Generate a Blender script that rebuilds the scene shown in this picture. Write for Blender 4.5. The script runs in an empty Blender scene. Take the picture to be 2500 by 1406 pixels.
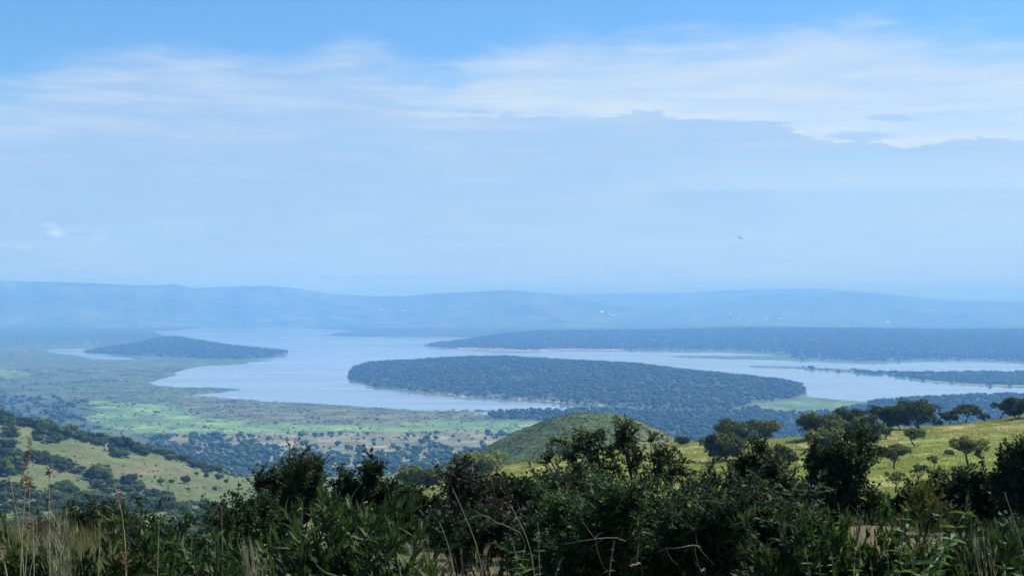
import bpy, math, random
import numpy as np
from mathutils import Vector, Matrix, Euler

SC = bpy.context.scene
COL = SC.collection
F = 3434.0                       # focal length in pixels of the 2500 px wide photograph
PITCH = math.atan(32.0 / F)      # camera looks very slightly up
LAKE_Z = -250.0                  # the lake lies 250 m below the viewpoint

# ------------------------------------------------------------------ camera
cam_data = bpy.data.cameras.new('camera')
cam = bpy.data.objects.new('camera', cam_data)
COL.objects.link(cam)
cam.location = (0, 0, 0)
cam.rotation_euler = (math.pi / 2 + PITCH, 0, 0)
cam_data.sensor_width = 36.0
cam_data.lens = F / 2500.0 * 36.0
cam_data.clip_start = 0.1
cam_data.clip_end = 200000.0
SC.camera = cam

# ------------------------------------------------------------------ sun, sky, exposure
SUN_AZ, SUN_EL = math.radians(62), math.radians(52)     # azimuth from the view direction towards the right
SUN_DIR = Vector((math.sin(SUN_AZ) * math.cos(SUN_EL), math.cos(SUN_AZ) * math.cos(SUN_EL), math.sin(SUN_EL)))
sun_data = bpy.data.lights.new('sun', 'SUN')
sun_data.energy = 4.2
sun_data.angle = math.radians(0.55)
sun_data.color = (1.0, 0.95, 0.86)
sun = bpy.data.objects.new('sun', sun_data)
sun.rotation_euler = SUN_DIR.to_track_quat('Z', 'Y').to_euler()
COL.objects.link(sun)

world = bpy.data.worlds.new('World')
SC.world = world
world.use_nodes = True


def node(nt, kind, x=0, y=0, **kw):
    n = nt.nodes.new(kind)
    n.location = (x, y)
    for k, v in kw.items():
        setattr(n, k, v)
    return n


def math_node(nt, op, a, b=None, c=None, clamp=False):
    n = nt.nodes.new('ShaderNodeMath')
    n.operation = op
    n.use_clamp = clamp
    for i, v in enumerate((a, b, c)):
        if v is None:
            continue
        if isinstance(v, (int, float)):
            n.inputs[i].default_value = v
        else:
            nt.links.new(v, n.inputs[i])
    return n.outputs[0]


def smooth(nt, v, lo, hi, a=0.0, b=1.0):
    n = nt.nodes.new('ShaderNodeMapRange')
    n.interpolation_type = 'SMOOTHSTEP'
    nt.links.new(v, n.inputs['Value'])
    for key, val in (('From Min', lo), ('From Max', hi), ('To Min', a), ('To Max', b)):
        if isinstance(val, (int, float)):
            n.inputs[key].default_value = val
        else:
            nt.links.new(val, n.inputs[key])
    return n.outputs['Result']


def mix_col(nt, f, a, b, mode='MIX'):
    n = nt.nodes.new('ShaderNodeMix')
    n.data_type = 'RGBA'
    n.blend_type = mode
    for i, v in ((0, f), (6, a), (7, b)):
        if isinstance(v, (int, float)):
            n.inputs[i].default_value = v
        elif isinstance(v, tuple):
            n.inputs[i].default_value = (v[0], v[1], v[2], 1)
        else:
            nt.links.new(v, n.inputs[i])
    return n.outputs[2]


def float_curve(nt, v, pts):
    n = nt.nodes.new('ShaderNodeFloatCurve')
    c = n.mapping.curves[0]
    c.points[0].location = pts[0]
    c.points[1].location = pts[-1]
    for p in pts[1:-1]:
        c.points.new(*p)
    for p in c.points:
        p.handle_type = 'AUTO_CLAMPED'
    n.mapping.update()
    nt.links.new(v, n.inputs['Value'])
    return n.outputs['Value']


def noise(nt, vec, scale, detail=4, rough=0.5, dist=0.0):
    n = nt.nodes.new('ShaderNodeTexNoise')
    nt.links.new(vec, n.inputs['Vector'])
    n.inputs['Scale'].default_value = scale
    n.inputs['Detail'].default_value = detail
    n.inputs['Roughness'].default_value = rough
    n.inputs['Distortion'].default_value = dist
    return n.outputs['Fac']


def scaled(nt, vec, s, loc=(0, 0, 0), rot=(0, 0, 0)):
    n = nt.nodes.new('ShaderNodeMapping')
    nt.links.new(vec, n.inputs['Vector'])
    n.inputs['Scale'].default_value = s
    n.inputs['Location'].default_value = loc
    n.inputs['Rotation'].default_value = rot
    return n.outputs['Vector']


def build_world():
    nt = world.node_tree
    nt.nodes.clear()
    out = nt.nodes.new('ShaderNodeOutputWorld')
    sky = nt.nodes.new('ShaderNodeTexSky')
    sky.sky_type = 'NISHITA'
    sky.sun_disc = False
    sky.sun_elevation = SUN_EL
    sky.sun_rotation = SUN_AZ
    sky.altitude = 1500
    sky.air_density = 1.0
    sky.dust_density = 0.3
    sky.ozone_density = 4.5
    bg = nt.nodes.new('ShaderNodeBackground')
    bg.inputs['Strength'].default_value = SKY_STRENGTH
    skyc = mix_col(nt, 1.0, sky.outputs[0], SKY_TINT, 'MULTIPLY')
    nt.links.new(skyc, bg.inputs['Color'])
    # clouds live in azimuth / elevation, one unit = one radian
    tc = nt.nodes.new('ShaderNodeTexCoord')
    sp = nt.nodes.new('ShaderNodeSeparateXYZ')
    nt.links.new(tc.outputs['Generated'], sp.inputs[0])
    az = math_node(nt, 'ARCTAN2', sp.outputs[0], sp.outputs[1])
    el = math_node(nt, 'ARCSINE', sp.outputs[2])
    cb = nt.nodes.new('ShaderNodeCombineXYZ')
    nt.links.new(az, cb.inputs[0])
    nt.links.new(el, cb.inputs[1])
    v = cb.outputs[0]
    u01 = math_node(nt, 'MULTIPLY_ADD', az, 1 / 1.2, 0.5, clamp=True)

    def edge(pts):      # (px, py) of a cloud edge in the photograph -> elevation as a function of azimuth
        P = []
        for px, py in pts:
            a = math.atan((px - 1250) / F)
            P.append((a / 1.2 + 0.5, (735 - py) / F / 0.25))
        P = [(0.0, P[0][1])] + P + [(1.0, P[-1][1])]
        return math_node(nt, 'MULTIPLY', float_curve(nt, u01, P), 0.25)

    n_big = noise(nt, scaled(nt, v, (1, 3.2, 1)), 7, 5, 0.55, 0.3)
    n_fine = noise(nt, scaled(nt, v, (1, 4.5, 1), (3, 1, 0)), 22, 7, 0.62, 0.4)
    n_streak = noise(nt, scaled(nt, v, (1, 11, 1), (7, 2, 0), (0, 0, 0.05)), 9, 8, 0.6, 0.5)
    wob = math_node(nt, 'MULTIPLY_ADD', n_fine, 0.036, -0.018)
    wob2 = math_node(nt, 'MULTIPLY_ADD', n_big, 0.05, -0.025)
    # upper edge of the cirrus sheet
    e1 = edge([(0, 195), (160, 150), (400, 120), (700, 125), (850, 95), (980, 130), (1080, 150), (1180, 105), (1400, 65), (1700, 70), (2100, 60), (2500, 90)])
    d1 = math_node(nt, 'ADD', math_node(nt, 'SUBTRACT', e1, el), math_node(nt, 'ADD', wob, wob2))
    sheet = smooth(nt, d1, -0.004, 0.034)
    band = math_node(nt, 'SUBTRACT', 1.0, smooth(nt, d1, 0.02, 0.095))
    # lower edge of the bright bank on the right
    e2 = edge([(0, 330), (500, 300), (800, 262), (900, 250), (1000, 272), (1080, 290), (1180, 286), (1300, 292), (1400, 298), (1500, 284), (1560, 268), (1620, 280), (1720, 302), (1900, 318), (2000, 348), (2120, 352), (2230, 372), (2300, 366), (2400, 356), (2500, 362)])
    n_edge = noise(nt, scaled(nt, v, (1, 3.0, 1), (5, 3, 0)), 60, 7, 0.68, 0.6)
    w3 = math_node(nt, 'MULTIPLY_ADD', n_edge, 0.013, -0.0065)
    w4 = math_node(nt, 'MULTIPLY_ADD', n_streak, 0.022, -0.011)
    d2 = math_node(nt, 'ADD', math_node(nt, 'SUBTRACT', el, e2), math_node(nt, 'ADD', w3, w4))
    above = smooth(nt, d2, -0.0004, 0.0022)
    fade = math_node(nt, 'SUBTRACT', 1.0, smooth(nt, d2, 0.0, 0.07, 0.0, 0.45))
    right = smooth(nt, az, -0.13, 0.02)
    bright = math_node(nt, 'MULTIPLY', math_node(nt, 'MULTIPLY', above, fade), right)
    bright = math_node(nt, 'MULTIPLY', bright, smooth(nt, n_streak, 0.2, 0.65, 0.5, 1.0))
    # second faint line of cloud lower down on the right
    e3 = edge([(0, 560), (1300, 500), (1650, 474), (1900, 470), (2200, 472), (2500, 480)])
    d3 = math_node(nt, 'ADD', math_node(nt, 'SUBTRACT', el, e3), math_node(nt, 'MULTIPLY_ADD', n_fine, 0.004, -0.002))
    low = math_node(nt, 'MULTIPLY', smooth(nt, d3, -0.0006, 0.002), math_node(nt, 'SUBTRACT', 1.0, smooth(nt, d3, 0.0, 0.03)))
    low = math_node(nt, 'MULTIPLY', low, smooth(nt, az, 0.0, 0.2))
    # small fair weather puffs near the horizon
    n_p = noise(nt, scaled(nt, v, (1, 1.5, 1), (0.37, 0.11, 0)), 46, 5, 0.6, 0.2)
    n_pm = noise(nt, scaled(nt, v, (1, 1.6, 1), (1.7, 0.3, 0)), 11, 2, 0.5)
    puffs = math_node(nt, 'MULTIPLY', smooth(nt, n_p, 0.57, 0.70), smooth(nt, n_pm, 0.52, 0.66))
    pz = math_node(nt, 'MULTIPLY', smooth(nt, el, 0.018, 0.032), math_node(nt, 'SUBTRACT', 1.0, smooth(nt, el, 0.05, 0.07)))
    puffs = math_node(nt, 'MULTIPLY', puffs, pz)
    puffs = math_node(nt, 'MULTIPLY', puffs, smooth(nt, az, -0.05, -0.22, 0.15, 0.25))

    def puff(px, py, rx, ry, amt):
        a = math_node(nt, 'MULTIPLY', math_node(nt, 'SUBTRACT', az, math.atan((px - 1250) / F)), F / rx)
        b = math_node(nt, 'MULTIPLY', math_node(nt, 'SUBTRACT', el, (735 - py) / F), F / ry)
        a = math_node(nt, 'ADD', a, math_node(nt, 'MULTIPLY', b, 0.5))
        r = math_node(nt, 'SQRT', math_node(nt, 'ADD', math_node(nt, 'MULTIPLY', a, a), math_node(nt, 'MULTIPLY', b, b)))
        r = math_node(nt, 'ADD', r, math_node(nt, 'MULTIPLY_ADD', n_p, 6.5, -3.2))
        return smooth(nt, r, 1.1, -0.2, 0.0, amt)
    for q in ((40, 532, 22, 16, 0.30), (62, 548, 22, 12, 0.22), (112, 558, 22, 14, 0.5), (132, 576, 26, 14, 0.5), (224, 588, 32, 13, 0.3), (282, 599, 22, 7, 0.2), (70, 606, 60, 8, 0.14),
              (500, 500, 55, 14, 0.10), (440, 630, 30, 8, 0.10), (1055, 632, 16, 6, 0.14), (1930, 625, 40, 9, 0.12), (2345, 638, 38, 8, 0.16), (2100, 625, 30, 7, 0.08)):
        puffs = math_node(nt, 'MAXIMUM', puffs, puff(*q))
    # two lens-shaped blue gaps in the bright bank
    for gx, gy, rx, ry in ((2178, 306, 62, 9), (2110, 345, 90, 13)):
        ga = math_node(nt, 'MULTIPLY', math_node(nt, 'SUBTRACT', az, math.atan((gx - 1250) / F)), F / rx)
        gb = math_node(nt, 'MULTIPLY', math_node(nt, 'ADD', math_node(nt, 'SUBTRACT', el, (735 - gy) / F), math_node(nt, 'MULTIPLY', ga, 0.0012)), F / ry)
        gr = math_node(nt, 'SQRT', math_node(nt, 'ADD', math_node(nt, 'MULTIPLY', ga, ga), math_node(nt, 'MULTIPLY', gb, gb)))
        gr = math_node(nt, 'ADD', gr, math_node(nt, 'MULTIPLY_ADD', n_edge, 2.0, -1.0))
        bright = math_node(nt, 'MULTIPLY', bright, smooth(nt, gr, 0.6, 1.1, 0.15, 1.0))
    # opacity of the sheet: streaky
    tex = smooth(nt, n_streak, 0.25, 0.75, 0.72, 1.0)
    veil = math_node(nt, 'MULTIPLY', sheet, tex)
    veil_col = mix_col(nt, smooth(nt, az, -0.35, 0.35), VEIL_L, VEIL_R)
    lift = math_node(nt, 'MULTIPLY', band, smooth(nt, n_streak, 0.3, 0.7, 0.35, 1.0))
    n_low = noise(nt, scaled(nt, v, (1, 7, 1), (2, 9, 0), (0, 0, -0.04)), 12, 8, 0.62, 0.5)
    veil_col = mix_col(nt, smooth(nt, n_low, 0.42, 0.72, 0.0, 0.34), veil_col, BAND_COL)
    veil_col = mix_col(nt, smooth(nt, n_big, 0.5, 0.25, 0.0, 0.35), veil_col, (0.36, 0.52, 0.90))
    veil_col = mix_col(nt, lift, veil_col, BAND_COL)
    veil_col = mix_col(nt, bright, veil_col, BRIGHT_COL)
    veil_col = mix_col(nt, math_node(nt, 'MULTIPLY', low, 0.35), veil_col, BRIGHT_COL)
    veil_col = mix_col(nt, puffs, veil_col, (1.05, 1.08, 1.12))
    alpha = math_node(nt, 'MULTIPLY', veil, 0.86)
    # the veil thins out overhead and wraps the whole horizon
    bgc = nt.nodes.new('ShaderNodeBackground')
    nt.links.new(veil_col, bgc.inputs['Color'])
    bgc.inputs['Strength'].default_value = 0.5
    mx = nt.nodes.new('ShaderNodeMixShader')
    nt.links.new(alpha, mx.inputs[0])
    nt.links.new(bg.outputs[0], mx.inputs[1])
    nt.links.new(bgc.outputs[0], mx.inputs[2])
    nt.links.new(mx.outputs[0], out.inputs['Surface'])


SKY_STRENGTH = 0.068
SKY_TINT = (0.74, 1.05, 1.20)
VEIL_L = (0.44, 0.60, 0.88)
VEIL_R = (0.53, 0.69, 0.91)
BAND_COL = (0.66, 0.79, 0.95)
BRIGHT_COL = (0.80, 0.90, 0.97)
HAZE_DENSITY = 1.5e-4
HAZE_COLOR = (0.145, 0.375, 0.88)
build_world()
SC.view_settings.view_transform = 'Standard'
SC.view_settings.look = 'None'
SC.view_settings.exposure = 0.92
SC.view_settings.gamma = 1.0
SC.view_settings.use_curve_mapping = False
SC.cycles.max_bounces = 6
SC.cycles.diffuse_bounces = 2
SC.cycles.glossy_bounces = 2
SC.cycles.transmission_bounces = 3
SC.cycles.volume_bounces = 2
SC.cycles.transparent_max_bounces = 8
SC.cycles.use_denoising = True


# ------------------------------------------------------------------ geometry helpers
def ray(px, py):
    """direction of a photograph pixel, scaled so that y = 1"""
    x, y, z = (px - 1250) / F, 1.0, (703 - py) / F
    c, s = math.cos(PITCH), math.sin(PITCH)
    y2, z2 = y * c - z * s, y * s + z * c
    return x / y2, z2 / y2


def P(px, py, d):
    a, b = ray(px, py)
    return Vector((a * d, d, b * d))


def to_px(x, y, z):
    c, s = math.cos(PITCH), math.sin(PITCH)
    yy, zz = y * c + z * s, -y * s + z * c
    return 1250 + F * x / yy, 703 - F * zz / yy


def z_of(py, y):
    """height that is seen at row py at forward distance y (numpy)"""
    b = (703 - np.asarray(py, float)) / F
    c, s = math.cos(PITCH), math.sin(PITCH)
    return y * (s + b * c) / (c - b * s)


def hit(px, py, zf, y0, y1, n=400):
    """where the sight line of a pixel meets the ground zf(x, y)"""
    a, b = ray(px, py)
    Y = np.geomspace(y0, y1, n)
    d = b * Y - zf(a * Y, Y)
    k = np.nonzero(d < 0)[0]
    if len(k) == 0:
        i = int(np.argmin(d)); y = Y[i]
        return Vector((a * y, y, float(zf(np.array([a * y]), np.array([y]))[0])))
    i = k[0]
    if i == 0:
        y = Y[0]
    else:
        t = d[i - 1] / (d[i - 1] - d[i]); y = Y[i - 1] + t * (Y[i] - Y[i - 1])
    return Vector((a * y, y, float(zf(np.array([a * y]), np.array([y]))[0])))


def new_obj(name, me, mat=None, parent=None, kind=None, label=None, cat=None, group=None):
    o = bpy.data.objects.new(name, me)
    COL.objects.link(o)
    if mat is not None:
        me.materials.append(mat)
    if parent is not None:
        o.parent = parent
    tag(o, label, cat, group, kind)
    return o


def tag(o, label=None, cat=None, group=None, kind=None):
    for k, v in (('label', label), ('category', cat), ('group', group), ('kind', kind)):
        if v:
            o[k] = v
    return o


def empty(name, loc, label, cat, group=None, rz=0.0):
    o = bpy.data.objects.new(name, None)
    COL.objects.link(o)
    o.location = loc
    o.rotation_euler = (0, 0, rz)
    o.empty_display_size = 0.1
    return tag(o, label, cat, group)


def quad_mesh(name, V, Q, smooth_shade=False, **attrs):
    """fast mesh of quads from numpy arrays; attrs are per-vertex float or colour values"""
    V = np.asarray(V, np.float32); Q = np.asarray(Q, np.int32)
    me = bpy.data.meshes.new(name)
    me.vertices.add(len(V)); me.vertices.foreach_set('co', V.ravel())
    me.loops.add(Q.size); me.loops.foreach_set('vertex_index', Q.ravel())
    me.polygons.add(len(Q)); me.polygons.foreach_set('loop_start', np.arange(0, Q.size, 4, dtype=np.int32))
    if smooth_shade:
        me.polygons.foreach_set('use_smooth', np.ones(len(Q), bool))
    for k, a in attrs.items():
        a = np.asarray(a, np.float32)
        if a.ndim == 1:
            me.attributes.new(k, 'FLOAT', 'POINT').data.foreach_set('value', a)
        else:
            a4 = np.ones((len(a), 4), np.float32); a4[:, :3] = a
            me.attributes.new(k, 'FLOAT_COLOR', 'POINT').data.foreach_set('color', a4.ravel())
    me.update(calc_edges=True)
    me.validate()
    return me


class Acc:
    """collects quads for one mesh, with a tint value per vertex"""
    def __init__(s):
        s.V, s.Q, s.T, s.n = [], [], [], 0

    def add(s, V, Q, T=0.5):
        V = np.asarray(V, float).reshape(-1, 3)
        s.V.append(V); s.Q.append(np.asarray(Q, int).reshape(-1, 4) + s.n)
        s.T.append(np.full(len(V), T) if np.isscalar(T) else np.asarray(T, float))
        s.n += len(V)

    def mesh(s, name, smooth_shade=False, origin=None):
        V = np.concatenate(s.V)
        if origin is not None:
            V = V - np.array(origin)[None]
        return quad_mesh(name, V, np.concatenate(s.Q), smooth_shade, tint=np.concatenate(s.T))


def grid_quads(nr, nc):
    i = np.arange(nr - 1)[:, None] * nc + np.arange(nc - 1)[None]
    return np.stack([i, i + 1, i + nc + 1, i + nc], -1).reshape(-1, 4)


def norm(v):
    return v / np.maximum(np.linalg.norm(v, axis=-1, keepdims=True), 1e-9)


def vnoise(x, y, seed=0):
    """smooth value noise on numpy arrays, -1..1"""
    def h(i, j):
        n = (i * 374761393 + j * 668265263 + seed * 1442695) & 0x7fffffff
        n = ((n ^ (n >> 13)) * 1274126177) & 0x7fffffff
        return ((n ^ (n >> 16)) & 0xffff) / 32767.5 - 1.0
    x = np.asarray(x, float); y = np.asarray(y, float)
    xi = np.floor(x).astype(np.int64); yi = np.floor(y).astype(np.int64)
    fx, fy = x - xi, y - yi
    fx = fx * fx * (3 - 2 * fx); fy = fy * fy * (3 - 2 * fy)
    return (h(xi, yi) * (1 - fx) + h(xi + 1, yi) * fx) * (1 - fy) + (h(xi, yi + 1) * (1 - fx) + h(xi + 1, yi + 1) * fx) * fy


def fbm(x, y, seed=0, oct=4):
    s, a, t = 0, 0.5, 0
    for k in range(oct):
        s = s + a * vnoise(x * 2 ** k, y * 2 ** k, seed + k * 17); a *= 0.55
    return s


def catmull(ys, zs, y):
    """zs: (rows, n) heights at distances ys; y: (n,) -> (n,)"""
    ys = np.asarray(ys, float)
    k = np.clip(np.searchsorted(ys, y) - 1, 0, len(ys) - 2)
    n = np.arange(len(y))
    m = np.zeros_like(zs)
    dl = (zs[1:] - zs[:-1]) / (ys[1:] - ys[:-1])[:, None]
    m[0], m[-1] = dl[0], dl[-1]
    a, b = dl[:-1], dl[1:]
    with np.errstate(divide='ignore', invalid='ignore'):
        hm = np.where(a * b > 0, 2 * a * b / (a + b), (a + b) * 0.25)
    m[1:-1] = np.nan_to_num(hm)
    h = (ys[k + 1] - ys[k]); t = np.clip((y - ys[k]) / h, 0, 1)
    z0, z1, m0, m1 = zs[k, n], zs[k + 1, n], m[k, n], m[k + 1, n]
    return (2 * t**3 - 3 * t**2 + 1) * z0 + (t**3 - 2 * t**2 + t) * h * m0 + (3 * t**2 - 2 * t**3) * z1 + (t**3 - t**2) * h * m1


def loft(rows):
    """rows: (distance, [(px, py) ...]) or (distance, height) -> ground function z(x, y)"""
    ys = [r[0] for r in rows]

    def zf(x, y):
        x = np.asarray(x, float); y = np.asarray(y, float)
        shp = np.broadcast(x, y).shape
        xb, yb = np.broadcast_to(x, shp).ravel(), np.broadcast_to(y, shp).ravel()
        px = 1250 + F * xb / np.maximum(yb, 0.5)
        zs = []
        for Y, r in rows:
            if isinstance(r, (int, float)):
                zs.append(np.full(len(px), float(r)))
            else:
                q = np.array(r, float)
                zs.append(z_of(np.interp(px, q[:, 0], q[:, 1]), Y))
        return catmull(ys, np.array(zs), yb).reshape(shp)
    return zf


# ------------------------------------------------------------------ materials
def new_mat(name):
    m = bpy.data.materials.new(name)
    m.use_nodes = True
    nt = m.node_tree
    nt.nodes.clear()
    out = nt.nodes.new('ShaderNodeOutputMaterial')
    return m, nt, out


def attr(nt, name, sock='Fac'):
    n = nt.nodes.new('ShaderNodeAttribute')
    n.attribute_name = name
    return n.outputs[sock]


def ramp(nt, v, stops):
    n = nt.nodes.new('ShaderNodeValToRGB')
    e = n.color_ramp.elements
    e[0].position, e[0].color = stops[0][0], (*stops[0][1], 1)
    e[1].position, e[1].color = stops[-1][0], (*stops[-1][1], 1)
    for p, c in stops[1:-1]:
        q = e.new(p); q.color = (*c, 1)
    nt.links.new(v, n.inputs[0])
    return n.outputs[0]


def leaf_mat(name, stops, trans=0.35, gloss=0.45, spec=0.35, drift=0.24):
    """foliage: colour by the tint of each leaf plus a little per-tree drift, light passing through the blade"""
    m, nt, out = new_mat(name)
    t = attr(nt, 'tint')
    oi = nt.nodes.new('ShaderNodeObjectInfo')
    t = math_node(nt, 'ADD', t, math_node(nt, 'MULTIPLY_ADD', oi.outputs['Random'], drift, -drift / 2), clamp=True)
    c = ramp(nt, t, stops)
    p = nt.nodes.new('ShaderNodeBsdfPrincipled')
    nt.links.new(c, p.inputs['Base Color'])
    p.inputs['Roughness'].default_value = gloss
    p.inputs['Specular IOR Level'].default_value = spec
    tr = nt.nodes.new('ShaderNodeBsdfTranslucent')
    tc = mix_col(nt, 1.0, c, (1.25, 1.35, 0.6), 'MULTIPLY')
    nt.links.new(tc, tr.inputs['Color'])
    mx = nt.nodes.new('ShaderNodeMixShader')
    mx.inputs[0].default_value = trans
    nt.links.new(p.outputs[0], mx.inputs[1]); nt.links.new(tr.outputs[0], mx.inputs[2])
    nt.links.new(mx.outputs[0], out.inputs[0])
    return m


def plain_mat(name, stops, scale=8.0, rough=0.85, bump=0.3, stretch=(1, 1, 1)):
    m, nt, out = new_mat(name)
    tc = nt.nodes.new('ShaderNodeTexCoord')
    n = noise(nt, scaled(nt, tc.outputs['Object'], stretch), scale, 5, 0.6)
    p = nt.nodes.new('ShaderNodeBsdfPrincipled')
    nt.links.new(ramp(nt, n, stops), p.inputs['Base Color'])
    p.inputs['Roughness'].default_value = rough
    p.inputs['Specular IOR Level'].default_value = 0.2
    if bump:
        b = nt.nodes.new('ShaderNodeBump')
        b.inputs['Strength'].default_value = bump
        b.inputs['Distance'].default_value = 0.02
        nt.links.new(n, b.inputs['Height'])
        nt.links.new(b.outputs[0], p.inputs['Normal'])
    nt.links.new(p.outputs[0], out.inputs[0])
    return m


def cover_mat(name, s1, s2, amount=0.45, bump_scale=None, bump=0.4, bump_dist=1.0):
    """ground whose vegetation cover is stored per vertex ('cover'), broken up by two noises in metres"""
    m, nt, out = new_mat(name)
    tc = nt.nodes.new('ShaderNodeTexCoord')
    c = attr(nt, 'cover', 'Color')
    n1 = noise(nt, tc.outputs['Object'], s1, 6, 0.65)
    n2 = noise(nt, tc.outputs['Object'], s2, 5, 0.6)
    k = math_node(nt, 'MULTIPLY', smooth(nt, n1, 0.25, 0.75, 1 - amount, 1 + amount), smooth(nt, n2, 0.3, 0.7, 1 - amount * 0.6, 1 + amount * 0.6))
    cc = nt.nodes.new('ShaderNodeCombineXYZ')
    for i in range(3):
        nt.links.new(k, cc.inputs[i])
    col = mix_col(nt, 1.0, c, cc.outputs[0], 'MULTIPLY')
    p = nt.nodes.new('ShaderNodeBsdfPrincipled')
    nt.links.new(col, p.inputs['Base Color'])
    p.inputs['Roughness'].default_value = 0.95
    p.inputs['Specular IOR Level'].default_value = 0.1
    if bump_scale:
        nb = noise(nt, tc.outputs['Object'], bump_scale, 5, 0.65)
        b = nt.nodes.new('ShaderNodeBump')
        b.inputs['Strength'].default_value = bump
        b.inputs['Distance'].default_value = bump_dist
        nt.links.new(nb, b.inputs['Height'])
        nt.links.new(b.outputs[0], p.inputs['Normal'])
    nt.links.new(p.outputs[0], out.inputs[0])
    return m
# ================================================================== THE VALLEY FLOOR AND THE LAKE
def flat_y(py):
    """forward distance at which a row of the photograph meets lake level"""
    b = (703 - np.asarray(py, float)) / F
    c, s = math.cos(PITCH), math.sin(PITCH)
    return LAKE_Z * (c - b * s) / (s + b * c)


def flat_py(y):
    b = LAKE_Z / np.asarray(y, float)
    c, s = math.cos(PITCH), math.sin(PITCH)
    return 703 - F * (b * c - s) / (c + b * s)


# shorelines, traced where they can be seen and continued behind the hills that hide them
LAKE = [(372, 809), (440, 806), (500, 800), (650, 798.5), (764, 801.7), (835, 806), (875, 809), (829, 814), (787, 819), (835, 821.6),
        (920, 821.6), (991, 821), (1077, 822), (1162, 824), (1205, 828), (1148, 831), (1063, 839), (1037, 843.5), (1071, 849), (1148, 852.6),
        (1276, 858), (1392, 855.5), (1534, 857), (1650, 857), (1734, 859), (1819, 863), (1916, 866), (1904, 868), (1790, 868.5), (1680, 868), (1614, 869.5),
        (1677, 874), (1790, 876.5), (1876, 878.5), (1950, 882), (2049, 885.5), (2134, 888), (2160, 885.8), (2248, 883), (2362, 882), (2500, 887),
        (2800, 894), (3400, 905), (3400, 919), (2800, 912), (2500, 909), (2362, 909), (2262, 910), (2163, 908), (2106, 904), (2049, 900), (1964, 896), (1907, 893.5),
        (1818, 893), (1850, 897.5), (1935, 900), (2021, 906), (2106, 913), (2163, 916), (2220, 924.5), (2248, 930), (2305, 936), (2390, 942),
        (2447, 943.6), (2500, 944), (2800, 950), (3400, 960), (3400, 985), (2800, 972), (2500, 969), (2390, 969), (2334, 971), (2277, 974), (2220, 977), (2177, 980),
        (2135, 982), (2092, 979), (2049, 975.5), (1992, 970.5), (1969, 967), (1968, 958), (1966, 950), (1956, 942), (1900, 934), (1800, 926),
        (1648, 914), (1552, 902), (1421, 893), (1307, 888), (1219, 884), (1134, 884), (1048, 887), (991, 891), (906, 893), (874, 897), (862, 901), (860, 909),
        (846, 919), (858, 930), (892, 939), (923, 947), (977, 954.5), (1020, 960), (1077, 966), (1134, 971.6), (1219, 974), (1276, 980),
        (1350, 985), (1421, 990), (1478, 997), (1392, 999.5), (1307, 1001), (1250, 1003), (1219, 1007), (1191, 1012), (1157, 1008.5), (1208, 1003),
        (1162, 1000), (1048, 1003), (934, 996), (821, 988.6), (735, 983), (650, 981), (626, 977), (541, 971.6), (455, 964), (526, 959),
        (592, 951), (526, 946), (427, 946), (378, 940), (361, 934.6), (393, 924.6), (432, 916), (424, 910), (447, 902), (498, 893), (583, 891),
        (612, 886.8), (600, 884.8), (669, 873), (691, 867), (704, 860), (640, 857), (560, 850), (480, 841), (430, 832), (410, 824), (393, 815)]
POND = [(111, 853.5), (148, 850.6), (236, 851.5), (199, 860), (285, 867.7), (333, 877), (270, 877.7), (222, 874.8), (182, 866), (122, 860.6)]
SPIT = [(1640, 872), (1700, 870.5), (1760, 872), (1700, 874)]
STRIPS = [[(-400, 779), (100, 778.6), (262, 780.4), (100, 781.6), (-400, 782)], [(-300, 794.6), (52, 794.8), (30, 797), (-300, 797.6)],
          [(95, 794.6), (206, 794.3), (205, 796.4), (100, 796.6)], [(207, 837.2), (222, 836), (222, 838.6), (208, 839.2)],
          [(233, 833.6), (243, 833), (243, 835), (234, 835.4)]]


def inside(poly, X, Y):
    """signed distance in photograph pixels, positive inside (rows stretched so that shores get even weight)"""
    q = np.array(poly, float)
    ins = np.zeros(X.shape, bool)
    best = np.full(X.shape, 1e9)
    n = len(q)
    for i in range(n):
        x1, y1 = q[i]; x2, y2 = q[(i + 1) % n]
        c = (y1 > Y) != (y2 > Y)
        with np.errstate(divide='ignore', invalid='ignore'):
            ins ^= c & (X < (x2 - x1) * (Y - y1) / (y2 - y1 + 1e-12) + x1)
        dx, dy = x2 - x1, (y2 - y1) * 3
        t = np.clip(((X - x1) * dx + (Y - y1) * 3 * dy) / (dx * dx + dy * dy + 1e-9), 0, 1)
        best = np.minimum(best, np.hypot(X - x1 - t * dx, (Y - y1) * 3 - t * dy))
    best = best / 3
    return np.where(ins, best, -best)


def poly_mask(poly, X, Y, soft=2.0, wob=0.0, seed=5):
    return np.clip(inside(poly, X, Y) / soft + 0.5 + wob * fbm(X / 26, Y / 7, seed), 0, 1)


def ridge(near, crest, back, frac=0.55):
    """a hill on the plain: rows of its near foot, its skyline and its far foot, as pixels"""
    near, crest, back = (np.array(a, float) for a in (near, crest, back))

    def f(px, y):
        yn = flat_y(np.interp(px, near[:, 0], near[:, 1]))
        yb = flat_y(np.interp(px, back[:, 0], back[:, 1]))
        yb = np.maximum(yb, yn + 1)
        yc = yn + (yb - yn) * frac
        hc = z_of(np.interp(px, crest[:, 0], crest[:, 1]), yc) - LAKE_Z
        t = np.where(y < yc, (y - yn) / np.maximum(yc - yn, 1), (yb - y) / np.maximum(yb - yc, 1))
        t = np.clip(t, 0, 1)
        inx = (px >= near[0, 0]) & (px <= near[-1, 0])
        return np.where(inx, np.maximum(hc, 0) * np.sin(t * math.pi / 2) ** 1.15, 0), t * inx
    return f


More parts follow.
